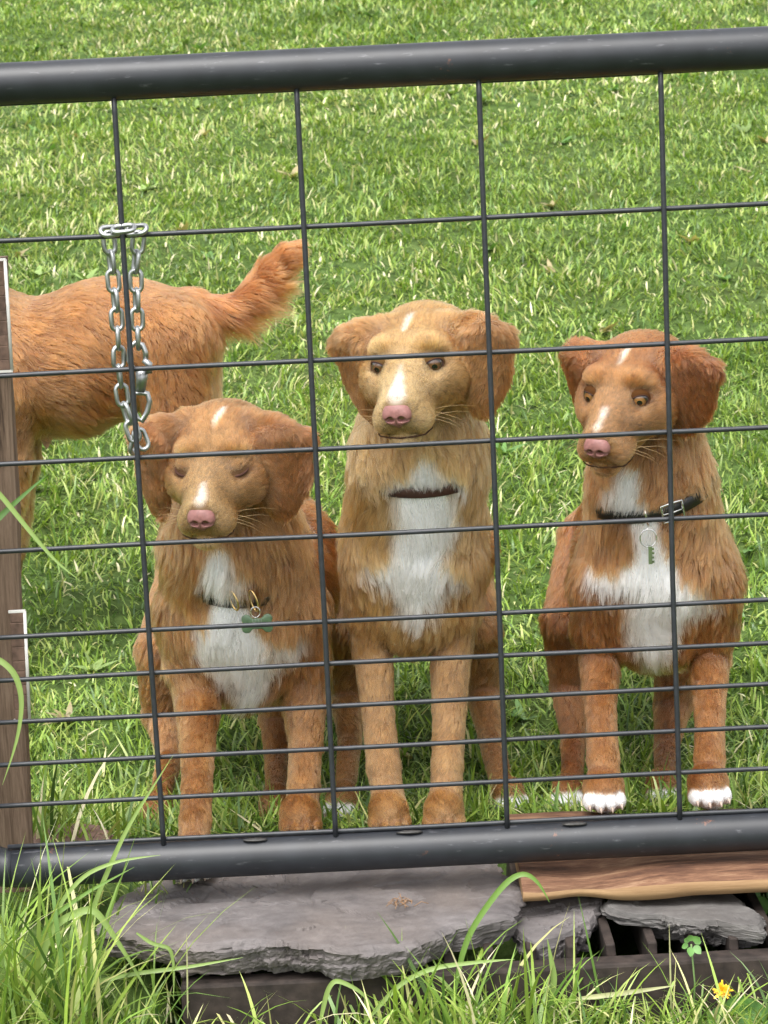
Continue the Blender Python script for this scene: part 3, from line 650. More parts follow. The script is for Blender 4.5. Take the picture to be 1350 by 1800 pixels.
        # ---- eyes
        for sd in (-1, 1):
            ec = H(sd * .0312, .0513, .0005); ax = norm(D(sd * .36, 1, -.02)); up_ = norm(D(0, 0, 1) - ax * (D(0, 0, 1) @ ax)); rt = np.cross(ax, up_); er = .0126 * sc
            if eyes == 'open':
                s.extra.append(('eye', (ec, er, ax, up_, iris), 'eye'))
                P = []; n_ = 32; lidV = []; lidF = []
                for k in range(n_):
                    t = 2 * math.pi * k / n_; a = .0118 * sc * math.cos(t); b = (.0094 if math.sin(t) > 0 else .0078) * sc * math.sin(t) - .0004 * sc - .10 * a * sd * (1 if rt @ D(1, 0, 0) > 0 else -1) * -1
                    q = rt * a + up_ * b; z = math.sqrt(max((er * 1.03) ** 2 - q @ q, 0)); P.append(ec + q + ax * z); r1 = np.linalg.norm(q); qd = q / r1
                    for j in range(7):
                        u_ = j / 6; an = math.asin(min(r1 / er / 1.05, 1)) * (1 - u_) + 1.62 * u_; rr = er * (1.05 + .10 * math.sin(u_ * 3.1)); lidV.append(ec + qd * rr * math.sin(an) + ax * rr * math.cos(an))
                for k in range(n_):
                    for j in range(6): lidF.append([k * 7 + j, ((k + 1) % n_) * 7 + j, ((k + 1) % n_) * 7 + j + 1, k * 7 + j + 1])
                s.extra.append(('eyelid', MB().tube(P, .0009 * sc, 8, closed=True), 'lid'))
                s.extra.append(('eyelid_skin', (np.array(lidV), lidF), 'skin'))
            else:
                # closed eye: lid bulge in the skin, dark slit curving down
                S.el(ec + ax * .0005, np.array([.0150, .0110, .0100]) * sc, np.stack([rt, ax, up_]), .006 * sc, D(sd * .4, -.5, .6), .003, face)
                P = []
                for k in range(13):
                    t = k / 12 * 2 - 1; q = rt * (.0145 * sc * t) + up_ * (-.0022 - .0020 * (1 - t * t) + .0022 * t * np.sign(rt @ D(sd, 0, 0))) * sc
                    P.append(ec + q + ax * (math.sqrt(max((.0148 * sc) ** 2 - (q @ q) * 1.0, 0)) * .8 + .0026))
                s.extra.append(('eyelid', MB().tube(P, np.array([.6, 1, 1.2, 1.3, 1.4, 1.4, 1.4, 1.4, 1.4, 1.3, 1.2, 1, .6]) * .0012 * sc, 8), 'lid')); s.slits.append(np.array(P))
        # ---- whiskers
        for sd in (-1, 1):
            for k in range(5):
                b0 = H(sd * (.025 + .002 * (k % 2)), .112 - .009 * (k % 3), -.036 - .005 * (k // 2)); dr = norm(D(sd * 1, -.35 - .25 * (k % 3), -.35 + .18 * (k // 2) - .2 * (k % 2)))
                L = (.045 + .012 * (k % 3)) * sc
                s.extra.append(('whisker', MB().tube([b0, b0 + dr * L * .35, b0 + dr * L * .7 + np.array([0, 0, -.003]), b0 + dr * L + np.array([0, 0, -.009])], [.00026, .00022, .00016, .00006], 5), 'whisker'))
    def patch(s, pts, Y, R, col, soft=.011, amp=.014, ymax=None):
        P = [W(a, b, Y) for a, b in pts]; s.patches.append(dict(mode='xz', P=P, R=[r * Y / FPX for r in R], col=col, soft=soft, amp=amp, ymax=ymax or Y + .06))
    def finish(s, h=.0035, count=90000, furscale=1.0, width=.00027, coll=None, clump=.6):
        V, F = s.S.mesh(h); me = mesh_data('body', V, F, M['skin']); N = np.zeros(len(V) * 3, np.float32); me.vertex_normals.foreach_get('vector', N); N = N.reshape(-1, 3).astype(float)
        flow, L, C, lf = s.S.attrs(V); L2 = s.S.attrs(V, .022)[1]; L = np.where(L > .011, .45 * L + .55 * L2, L); C = C * (1 + .10 * fbm(V, 14, s.seed))[:, None]
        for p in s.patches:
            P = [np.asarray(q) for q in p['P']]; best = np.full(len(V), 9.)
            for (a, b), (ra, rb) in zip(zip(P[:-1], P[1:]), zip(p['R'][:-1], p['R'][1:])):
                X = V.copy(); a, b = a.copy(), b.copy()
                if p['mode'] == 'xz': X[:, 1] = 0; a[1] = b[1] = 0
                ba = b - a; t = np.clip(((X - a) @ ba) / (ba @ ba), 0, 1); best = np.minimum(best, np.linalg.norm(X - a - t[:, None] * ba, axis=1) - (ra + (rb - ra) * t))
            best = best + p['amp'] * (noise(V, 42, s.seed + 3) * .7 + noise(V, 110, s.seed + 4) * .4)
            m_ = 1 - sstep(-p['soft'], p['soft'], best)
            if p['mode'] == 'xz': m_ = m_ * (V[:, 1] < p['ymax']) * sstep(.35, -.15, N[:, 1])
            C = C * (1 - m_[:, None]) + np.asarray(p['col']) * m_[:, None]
        for c, r in s.nofur: L = np.where(np.linalg.norm(V - c, axis=1) < r, 0, L)
        for sl in s.slits:
            for q in sl: L = np.where(np.linalg.norm(V - q, axis=1) < .0065, L * .2, L)
        if hasattr(s, 'H'):                                                  # mouth line laid on the muzzle
            loc = (V - s.H(0, 0, 0)) @ s.Mx.T / s.sc
            for sd in (-1, 1):
                kf = (np.abs(loc[:, 0]) < .004) & (np.abs(loc[:, 2] + .0580) < .003) & (loc[:, 1] > .05); P = [s.H(0, loc[kf, 1].max() + .0003, -.0580)] if kf.any() else []
                for t in np.linspace(0, 1, 12):
                    b0 = .124 - .044 * t; c0 = -.0590 + .005 * t
                    k_ = (np.abs(loc[:, 1] - b0) < .004) & (np.abs(loc[:, 2] - c0) < .0035) & (loc[:, 0] * sd > 0)
                    if k_.any(): a0 = np.max(np.abs(loc[k_, 0])); P.append(s.H(sd * (a0 + .0002), b0, c0)); dd = np.linalg.norm(V - P[-1], axis=1); L = np.where(dd < .0045, L * .3, L)
                if len(P) > 3: s.extra.append(('mouth', MB().tube(P, np.linspace(.0010, .0005, len(P)) * s.sc, 7), 'mouth'))
        for q in s.extra:
            if q[0] == 'eye': L = np.where(np.linalg.norm(V - q[1][0], axis=1) < q[1][1] * 1.28, L * .12, L)
        a = me.attributes.new('col', 'FLOAT_COLOR', 'POINT'); c4 = np.ones((len(V), 4), np.float32); c4[:, :3] = np.clip(.82 * C + .30 * C.mean(1, keepdims=True), 0, .9); a.data.foreach_set('color', c4.ravel())
        body = link(bpy.data.objects.new('body', me), s.root)
        s.V, s.F, s.N, s.bodyobj = V, F, N, body
        if coll:
            s.collar = collar(s, **coll['args']); a_, b_ = coll['win']
            for q in s.collar[1]:
                pp = (q - CAM); ppx = 675 + FPX * (pp @ cR) / (pp @ cF)
                if q[1] < coll['args']['centre'][1] and a_ < ppx < b_:
                    dd = np.linalg.norm(V - q, axis=1); L = np.where(dd < .0085, L * .06, L); up_z = (V[:, 2] > q[2]) & (dd < .034); L = np.where(up_z, np.minimum(L, np.maximum(dd - .004, .003)), L)
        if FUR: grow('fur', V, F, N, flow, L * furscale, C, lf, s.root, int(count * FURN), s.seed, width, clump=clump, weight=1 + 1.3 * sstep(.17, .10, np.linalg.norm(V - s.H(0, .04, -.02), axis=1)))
        for nm, g, mt in s.extra:
            if nm == 'eye':
                ec, er, ax, up_, iris = g; bm = bmesh.new(); bmesh.ops.create_uvsphere(bm, u_segments=32, v_segments=24, radius=er)
                e_ = bpy.data.meshes.new('eye'); bm.to_mesh(e_); bm.free(); e_.polygons.foreach_set('use_smooth', np.ones(len(e_.polygons), bool)); e_.materials.append(eye_mat(iris, er))
                o = bpy.data.objects.new('eye', e_); link(o, s.root); rt = np.cross(up_, ax); mm = Matrix.Identity(4)
                for i in range(3): mm[i][0], mm[i][1], mm[i][2], mm[i][3] = rt[i], up_[i], ax[i], ec[i]
                o.matrix_basis = mm
            elif nm == 'eyelid_skin': mobj('eyelid', g[0], g[1], M['skin'], s.root, True, np.tile(np.array(s.c['face']) * .5, (len(g[0]), 1)))
            elif nm == 'nose': mobj('nose', g[0], g[1], M['nose'], s.root)
            else: g.build(nm, M[mt], s.root)
        return s
_eyes = {}
def eye_mat(iris, er):
    if iris in _eyes: return _eyes[iris]
    ma, n, b, o = newmat('eye_%d' % len(_eyes)); c = n.nodes.new('ShaderNodeTexCoord'); sp = n.nodes.new('ShaderNodeSeparateXYZ'); n.links.new(c.outputs['Object'], sp.inputs[0])
    l = n.nodes.new('ShaderNodeVectorMath'); l.operation = 'MULTIPLY'; l.inputs[1].default_value = (1 / er, 1 / er, 0); n.links.new(c.outputs['Object'], l.inputs[0])
    ln = n.nodes.new('ShaderNodeVectorMath'); ln.operation = 'LENGTH'; n.links.new(l.outputs[0], ln.inputs[0])
    n.links.new(ramp(n, [(.0, (.004, .003, .003)), (.26, (.004, .003, .003)), (.32, iris), (.58, tuple(x * .6 for x in iris)), (.66, (.012, .008, .006)), (.74, (.035, .024, .02)), (1, (.10, .075, .065))], ln.outputs['Value']), b.inputs['Base Color'])
    b.inputs['Roughness'].default_value = .05; b.inputs['Specular IOR Level'].default_value = 1.0; _eyes[iris] = ma; return ma
def collar(dog, centre, nrm, pts_scale, mat, name='collar', w_=.018, th=.0035, lift=.004, xdir=None):
    """a strap that follows the neck: rays from the centre in the plane, out to the skin"""
    nrm = norm(nrm); a = norm(np.cross(nrm, (0, 1., .01))) if xdir is None else norm(xdir); b = np.cross(nrm, a); c = np.asarray(centre)
    n = 72; rows = []; V = dog.V - c; hh = V @ nrm; sel = np.abs(hh) < .012; Vp = V[sel]; an = np.arctan2(Vp @ b, Vp @ a); rr = np.hypot(Vp @ a, Vp @ b)
    R = np.zeros(n)
    for k in range(n):
        t = -math.pi + 2 * math.pi * k / n; dd = np.abs((an - t + math.pi) % (2 * math.pi) - math.pi); q = rr[(dd < .10) & (rr < pts_scale)]; R[k] = np.median(q) if len(q) else np.nan
    ok = ~np.isnan(R); R = np.interp(np.arange(n), np.arange(n)[ok], R[ok], period=n)
    R = sum(np.roll(R, i) for i in range(-4, 5)) / 9 + lift
    P = np.array([c + R[k] * (math.cos(-math.pi + 2 * math.pi * k / n) * a + math.sin(-math.pi + 2 * math.pi * k / n) * b) for k in range(n)])
    out = norm(P - c); v = []; f = []
    for k in range(n):
        for (s1, s2) in ((-1, 0), (-.85, 1), (.85, 1), (1, 0)): v.append(P[k] + nrm * s1 * w_ / 2 + out[k] * (th * s2))
    for k in range(n):
        k2 = (k + 1) % n
        for j in range(4): f.append([k * 4 + j, k2 * 4 + j, k2 * 4 + (j + 1) % 4, k * 4 + (j + 1) % 4])
    o = mobj(name, v, f, mat, dog.root); return o, P, out, nrm

# ------------------------------------------------------------------ the four dogs
FUR = True; FURN = 1.0
WHITE = (.93, .90, .85)
def tones(leg, body, chest, face, fore, muz, ear, m=(.52, .475, .355)):
    leg, body, chest, face, fore, muz, ear = [(a * m[0], b * m[1], c * m[2]) for a, b, c in (leg, body, chest, face, fore, muz, ear)]
    face, fore, muz = [tuple(x * k for x in c) for c, k in ((face, .84), (fore, .84), (muz, .86))]
    leg = tuple(x * y for x, y in zip(leg, (.84, .80, .76))); ear = tuple(x * y for x, y in zip(ear, (.88, .80, .75)))
    return dict(leg=leg, body=body, chest=chest, face=face, fore=fore, muz=muz, ear=ear, white=WHITE)
def torso(dog, cf, segs, fur=.028, col=None, lift=.35):
    Q = [(np.asarray(p, float), r) for p, r in segs]
    for (p, r), (q, r2) in zip(Q[:-1], Q[1:]): dog.S.rc(p, q, r, r2, .04, norm(q - p) + np.array([0, 0, -.55]), fur, col or dog.c['body'], lift=lift)

# -- middle dog
def dog_middle():
    d = Dog('golden tan dog in a brown collar standing in the middle, looking left', (W(735, 1450, 2.95)[0], 2.98, .0), tones((.47, .245, .105), (.44, .21, .085), (.52, .31, .15), (.52, .30, .135), (.50, .265, .105), (.56, .35, .17), (.42, .19, .085), (.63, .59, .44)), 11)
    S = d.S; c = d.c
    torso(d, None, [(W(728, 990, 2.97), .070), (W(735, 960, 3.12) , .092), (W(742, 905, 3.36), .080), (W(742, 880, 3.46), .074)])
    S.el(W(728, 985, 2.955), (.084, .07, .105), None, .03, (0, -.1, -1), 0.032, c['chest'], lift=0.47)
    S.el(W(728, 1065, 2.965), (.064, .065, .060), None, .03, (0, -.1, -1), 0.027, c['chest'], lift=0.40)
    S.rc(W(738, 700, 2.91), W(738, 800, 2.925), .068, .078, .03, (0, -.05, -1), 0.034, c['chest'], lift=0.50)
    S.rc(W(738, 800, 2.925), W(728, 930, 2.955), .078, .086, .03, (0, -.05, -1), 0.037, c['chest'], lift=0.50)
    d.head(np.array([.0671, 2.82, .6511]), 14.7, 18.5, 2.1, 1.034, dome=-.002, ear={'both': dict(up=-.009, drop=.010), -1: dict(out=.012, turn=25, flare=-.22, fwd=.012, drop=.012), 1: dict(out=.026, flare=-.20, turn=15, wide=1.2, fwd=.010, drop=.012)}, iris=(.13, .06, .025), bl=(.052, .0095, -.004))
    d.limb([(662, 985, 2.94, 52), (655, 1075, 2.95, 46), (656, 1140, 2.95, 35), (664, 1250, 2.92, 27.5), (674, 1345, 2.885, 30), (681, 1395, 2.865, 28), (686, 1445, 2.85, 29)], .010)
    d.limb([(792, 985, 2.94, 54), (795, 1065, 2.95, 48), (793, 1130, 2.95, 37), (790, 1240, 2.92, 29.5), (787, 1340, 2.885, 27.5), (784, 1395, 2.865, 28), (782, 1445, 2.85, 29)], .010)
    for px, an in ((687, .08), (782, -.04)):
        p = W(px, 1480, 2.83); p[2] = gz(p[0], p[1]) + .004; d.paw(p, an, None, 1.08)
    d.patches.append(dict(mode='3d', P=[W(687, 1462, 2.85), W(691, 1462, 2.85)], R=[.017, .017], col=WHITE, soft=.006, amp=.004))
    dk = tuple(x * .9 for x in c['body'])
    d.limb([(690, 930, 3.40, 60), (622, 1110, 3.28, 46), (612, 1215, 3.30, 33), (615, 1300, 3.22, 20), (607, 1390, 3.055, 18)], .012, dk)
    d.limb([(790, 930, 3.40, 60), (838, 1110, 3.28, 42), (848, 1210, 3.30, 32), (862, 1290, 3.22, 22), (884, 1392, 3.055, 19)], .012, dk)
    for px, py, an in ((598, 1420, -.25), (900, 1432, .3)):
        p = W(px, py, 3.03); p[2] = gz(p[0], p[1]) + .006; d.paw(p, an, WHITE, .95)
    t = W(742, 850, 3.50); S.rc(t, t + np.array([.03, .10, -.10]), .028, .022, .03, None, .03, c['body']); S.rc(t + np.array([.03, .10, -.10]), t + np.array([.05, .13, -.26]), .022, .012, .02, None, .04, c['body'])
    d.patch([(745, 790), (748, 830), (745, 880), (740, 960), (735, 1010), (728, 1050), (726, 1085)], 2.88, [10, 26, 50, 48, 42, 32, 6], WHITE)
    d.patch([(735, 1000), (680, 1000), (655, 995)], 2.88, [32, 24, 8], WHITE); d.patch([(740, 1000), (790, 1010), (815, 1008)], 2.88, [30, 20, 7], WHITE)
    d.patch([(700, 830), (745, 845), (800, 830)], 2.88, [12, 24, 12], WHITE)
    d.finish(count=260000, width=.00030, coll=dict(args=dict(centre=W(738, 818, 2.93), nrm=(0, -.25, 1), pts_scale=.14, mat=M['brown_leather'], w_=.017, lift=.0), win=(708, 790)))
    return d

def dog_left():
    d = Dog('tan dog with eyes shut and a green bone tag, front paw on slate slab', (W(425, 1450, 2.9)[0], 2.95, .0), tones((.46, .215, .085), (.40, .175, .066), (.44, .21, .088), (.46, .225, .09), (.45, .205, .078), (.54, .31, .14), (.40, .165, .072)), 23)
    S = d.S; c = d.c
    torso(d, None, [(W(425, 1080, 2.97), .090), (W(440, 1040, 3.12), .105), (W(452, 985, 3.32), .108), (W(458, 960, 3.42), .100)])
    S.el(W(425, 1075, 2.955), (.096, .07, .090), None, .03, (0, -.1, -1), 0.034, c['chest'], lift=0.47)
    S.el(W(428, 1160, 2.965), (.070, .065, .060), None, .03, (0, -.1, -1), 0.037, c['chest'], lift=0.40)
    S.rc(W(405, 850, 2.90), W(410, 950, 2.93), .062, .082, .03, (0, -.05, -1), 0.040, c['chest'], lift=0.50)
    S.rc(W(410, 950, 2.93), W(420, 1050, 2.955), .082, .090, .03, (0, -.05, -1), 0.042, c['chest'], lift=0.50)
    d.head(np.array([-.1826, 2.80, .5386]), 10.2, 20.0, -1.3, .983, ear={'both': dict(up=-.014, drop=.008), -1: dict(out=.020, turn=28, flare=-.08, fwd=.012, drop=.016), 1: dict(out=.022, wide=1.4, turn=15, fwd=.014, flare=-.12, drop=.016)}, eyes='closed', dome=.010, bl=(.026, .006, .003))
    d.limb([(340, 1070, 2.94, 62), (340, 1160, 2.94, 54), (348, 1225, 2.92, 42), (347, 1310, 2.83, 30), (346, 1380, 2.76, 26), (343, 1440, 2.70, 27), (339, 1500, 2.67, 28)], .012)
    p = ZP(336, 1556, SLZ + .002); p[2] = SLZ + .003; p[1] += .02; d.paw(p, -.15, WHITE, 1.05)
    d.limb([(515, 1070, 2.95, 60), (528, 1160, 2.96, 52), (535, 1225, 2.95, 40), (537, 1310, 2.92, 29), (534, 1380, 2.88, 28), (531, 1425, 2.865, 29), (530, 1440, 2.855, 29)], .012)
    p = W(530, 1482, 2.835); p[2] = gz(p[0], p[1]) + .005; d.paw(p, .05, None, 1.08)
    d.patches.append(dict(mode='3d', P=[W(505, 1474, 2.84), W(555, 1470, 2.84)], R=[.012, .012], col=WHITE, soft=.005, amp=.003))
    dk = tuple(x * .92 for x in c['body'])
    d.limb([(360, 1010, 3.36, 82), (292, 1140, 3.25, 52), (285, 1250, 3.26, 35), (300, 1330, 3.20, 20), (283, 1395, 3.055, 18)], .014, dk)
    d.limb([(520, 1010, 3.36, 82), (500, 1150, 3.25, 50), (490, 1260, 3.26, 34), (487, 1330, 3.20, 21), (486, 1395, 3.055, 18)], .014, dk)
    for px, py, an in ((272, 1428, -.2), (486, 1425, .1)):
        p = W(px, py, 3.03); p[2] = gz(p[0], p[1]) + .004; d.paw(p, an, None, .95)
    t = W(470, 940, 3.50); S.rc(t, t + np.array([.03, .10, -.08]), .028, .022, .03, None, .03, c['body']); S.rc(t + np.array([.03, .10, -.08]), t + np.array([.05, .13, -.22]), .022, .012, .02, None, .04, c['body'])
    d.patch([(388, 945), (392, 990), (398, 1040), (402, 1085), (405, 1120), (425, 1165), (446, 1215)], 2.88, [14, 22, 24, 42, 66, 50, 28], WHITE)
    d.patch([(375, 1120), (345, 1130)], 2.88, [26, 10], WHITE); d.patch([(470, 1135), (518, 1128)], 2.88, [14, 16], WHITE); d.patch([(440, 1150), (470, 1165)], 2.88, [16, 8], WHITE)
    d.finish(count=280000, width=.00030, coll=dict(args=dict(centre=W(415, 972, 2.945), nrm=(.12, -.55, 1), pts_scale=.15, mat=M['leather'], w_=.014, lift=.0), win=(378, 458)))
    o = d.collar[0]
    # rings and the bone tag hang at the throat
    yt = 2.845
    tgt = W(452, 1096, yt); yt = float(np.min(d.V[(np.abs(d.V[:, 0] - tgt[0]) < .02) & (np.abs(d.V[:, 2] - tgt[2]) < .02)][:, 1])) - .026
    for (px, py, rx, rz) in ((411, 1056, .0045, .0125), (446, 1056, .0045, .014)):
        q = W(px, py, yt + .004); MB().tube([q + np.array([rx * math.cos(t) + .25 * rz * -math.sin(t), -.004 * math.cos(t), rz * math.sin(t)]) for t in np.linspace(0, 2 * math.pi, 22, endpoint=False)], .0013, 8, closed=True).build('ring', M['brass'], o)
    q = W(449, 1076, yt - .001); MB().tube([q + np.array([.006 * math.cos(t), 0, .007 * math.sin(t)]) for t in np.linspace(0, 2 * math.pi, 18, endpoint=False)], .0007, 6, closed=True).build('split_ring', M['chrome'], o)
    tc = W(452, 1096, yt); B = Sdf()
    B.el(tc, (.0155, .0016, .0072), None, .004)
    for a in (-1, 1):
        for b in (-1, 1): B.el(tc + np.array([a * .0135, 0, b * .0062]), (.0066, .0016, .0062), None, .003)
    v, f = B.mesh(.0007); tg = mobj('bone_tag', v, f, M['tag'], o)
    mk = MB()
    for k, dx in enumerate((-.0055, -.0015, .0025, .0055)): mk.box(tc + np.array([dx, -.0018, .004]), .0009, .0006, .0042)
    mk.box(tc + np.array([.004, -.0018, .0062]), .003, .0006, .0008); mk.box(tc + np.array([-.0035, -.0018, .0022]), .004, .0006, .0008)
    mk.build('tag_lettering', M['tagmark'], tg, False)
    return d

def dog_right():
    d = Dog('red tan dog in a black buckled collar standing on the timber board at right', (W(1150, 1440, 2.9)[0], 2.95, .03), tones((.42, .175, .062), (.37, .14, .048), (.44, .20, .08), (.42, .185, .07), (.40, .16, .055), (.46, .22, .095), (.34, .115, .042)), 37)
    S = d.S; c = d.c
    torso(d, None, [(W(1150, 1020, 2.97), .086), (W(1148, 985, 3.12), .098), (W(1140, 935, 3.32), .092), (W(1135, 915, 3.42), .085)])
    S.el(W(1152, 1010, 2.955), (.097, .07, .085), None, .03, (0, -.1, -1), 0.030, c['chest'], lift=0.45)
    S.el(W(1150, 1095, 2.965), (.072, .065, .058), None, .03, (0, -.1, -1), 0.027, c['chest'], lift=0.37)
    S.rc(W(1142, 745, 2.91), W(1145, 850, 2.93), .060, .072, .03, (0, -.05, -1), 0.032, c['chest'], lift=0.47)
    S.rc(W(1145, 850, 2.93), W(1150, 970, 2.955), .072, .092, .03, (0, -.05, -1), 0.032, c['chest'], lift=0.45)
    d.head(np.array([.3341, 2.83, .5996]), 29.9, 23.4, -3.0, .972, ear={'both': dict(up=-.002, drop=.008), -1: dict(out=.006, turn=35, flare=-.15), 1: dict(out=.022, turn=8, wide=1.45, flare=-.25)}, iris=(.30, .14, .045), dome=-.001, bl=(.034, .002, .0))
    d.limb([(1062, 1030, 2.94, 60), (1055, 1100, 2.95, 50), (1054, 1150, 2.95, 36), (1056, 1250, 2.88, 26), (1060, 1330, 2.835, 28), (1063, 1375, 2.815, 28), (1064, 1400, 2.805, 28)], .009)
    d.limb([(1245, 1025, 2.94, 60), (1248, 1095, 2.95, 50), (1246, 1150, 2.95, 36), (1248, 1250, 2.88, 26), (1247, 1330, 2.835, 27), (1248, 1370, 2.815, 27), (1249, 1395, 2.805, 27)], .009)
    for px, py, an in ((1066, 1430, .0), (1253, 1421, .1)):
        p = ZP(px, py, .050); p[2] = .049; p[1] += .02; d.paw(p, an, WHITE, 1.06)
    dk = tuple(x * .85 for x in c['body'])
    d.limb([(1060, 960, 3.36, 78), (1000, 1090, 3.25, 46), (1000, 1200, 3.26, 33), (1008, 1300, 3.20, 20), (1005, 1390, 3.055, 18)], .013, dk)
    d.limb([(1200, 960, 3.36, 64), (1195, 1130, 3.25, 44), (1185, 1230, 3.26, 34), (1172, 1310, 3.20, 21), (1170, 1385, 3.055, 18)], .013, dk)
    for px, py, an in ((998, 1425, -.2), (1168, 1415, .1)):
        p = W(px, py, 3.03); p[2] = gz(p[0], p[1]) + .006; d.paw(p, an, WHITE, .95)
    t = W(1130, 900, 3.50); S.rc(t, t + np.array([-.03, .10, -.10]), .028, .022, .03, None, .03, c['body']); S.rc(t + np.array([-.03, .10, -.10]), t + np.array([-.05, .13, -.26]), .022, .012, .02, None, .04, c['body'])
    d.patch([(1100, 840), (1110, 875)], 2.88, [22, 24], WHITE); d.patch([(1138, 905), (1140, 945), (1148, 1000), (1150, 1070), (1150, 1130), (1150, 1165)], 2.88, [14, 24, 42, 42, 30, 16], WHITE)
    d.patch([(1120, 1010), (1075, 1015), (1048, 1012)], 2.88, [28, 18, 7], WHITE); d.patch([(1180, 1025), (1225, 1040), (1255, 1050)], 2.88, [28, 18, 6], WHITE)
    cc = W(1146, 846, 2.94)
    d.finish(count=260000, width=.00030, coll=dict(args=dict(centre=cc, nrm=(-.22, -.30, 1), pts_scale=.15, mat=M['leather'], w_=.019, lift=.002), win=(1062, 1222)))
    o, P, out, nr = d.collar
    fr = P[np.argmin(P[:, 1])]
    pick = lambda px, py: int(np.argmin([np.hypot(*(np.array([(q - CAM) @ cR, (q - CAM) @ cU]) / ((q - CAM) @ cF) * FPX - np.array([px - 675, 900 - py]))) + (1e3 if q[1] > cc[1] else 0) for q in P]))
    i = pick(1180, 895); tg_ = norm(P[(i + 1) % len(P)] - P[i - 1]); cB = P[i] + out[i] * .006; a, b = .014, .012
    MB().tube([cB + tg_ * x * a + nr * y * b for x, y in ((-1, -1), (-1, 0), (-1, 1), (0, 1.05), (1, 1), (1, 0), (1, -1), (0, -1.05))], .0016, 8, closed=True).build('buckle', M['chrome'], o)
    MB().tube([cB - tg_ * a, cB + out[i] * .002, cB + tg_ * a * 1.05], .0012, 8).build('buckle_pin', M['chrome'], o)
    i = pick(1134, 905); q = P[i] + out[i] * .006
    MB().tube([q + nr * .011 * math.sin(t) + out[i] * .004 * math.cos(t) for t in np.linspace(0, 2 * math.pi, 20, endpoint=False)], .0016, 8, closed=True).build('collar_ring', M['chrome'], o)
    q2 = q + np.array([0, -.010, -.024]); MB().tube([q2 + np.array([.0105 * math.cos(t), 0, .0115 * math.sin(t)]) for t in np.linspace(0, 2 * math.pi, 26, endpoint=False)], .0009, 6, closed=True).build('key_ring', M['chrome'], o)
    q3 = q2 + np.array([.002, 0, -.022]); kb = MB().box(q3, .005, .0014, .024)
    for k in range(4): kb.box(q3 + np.array([.0034, 0, -.009 + .0055 * k]), .003, .0014, .003)
    kb.build('small_key', M['chrome'], o, False)
    return d

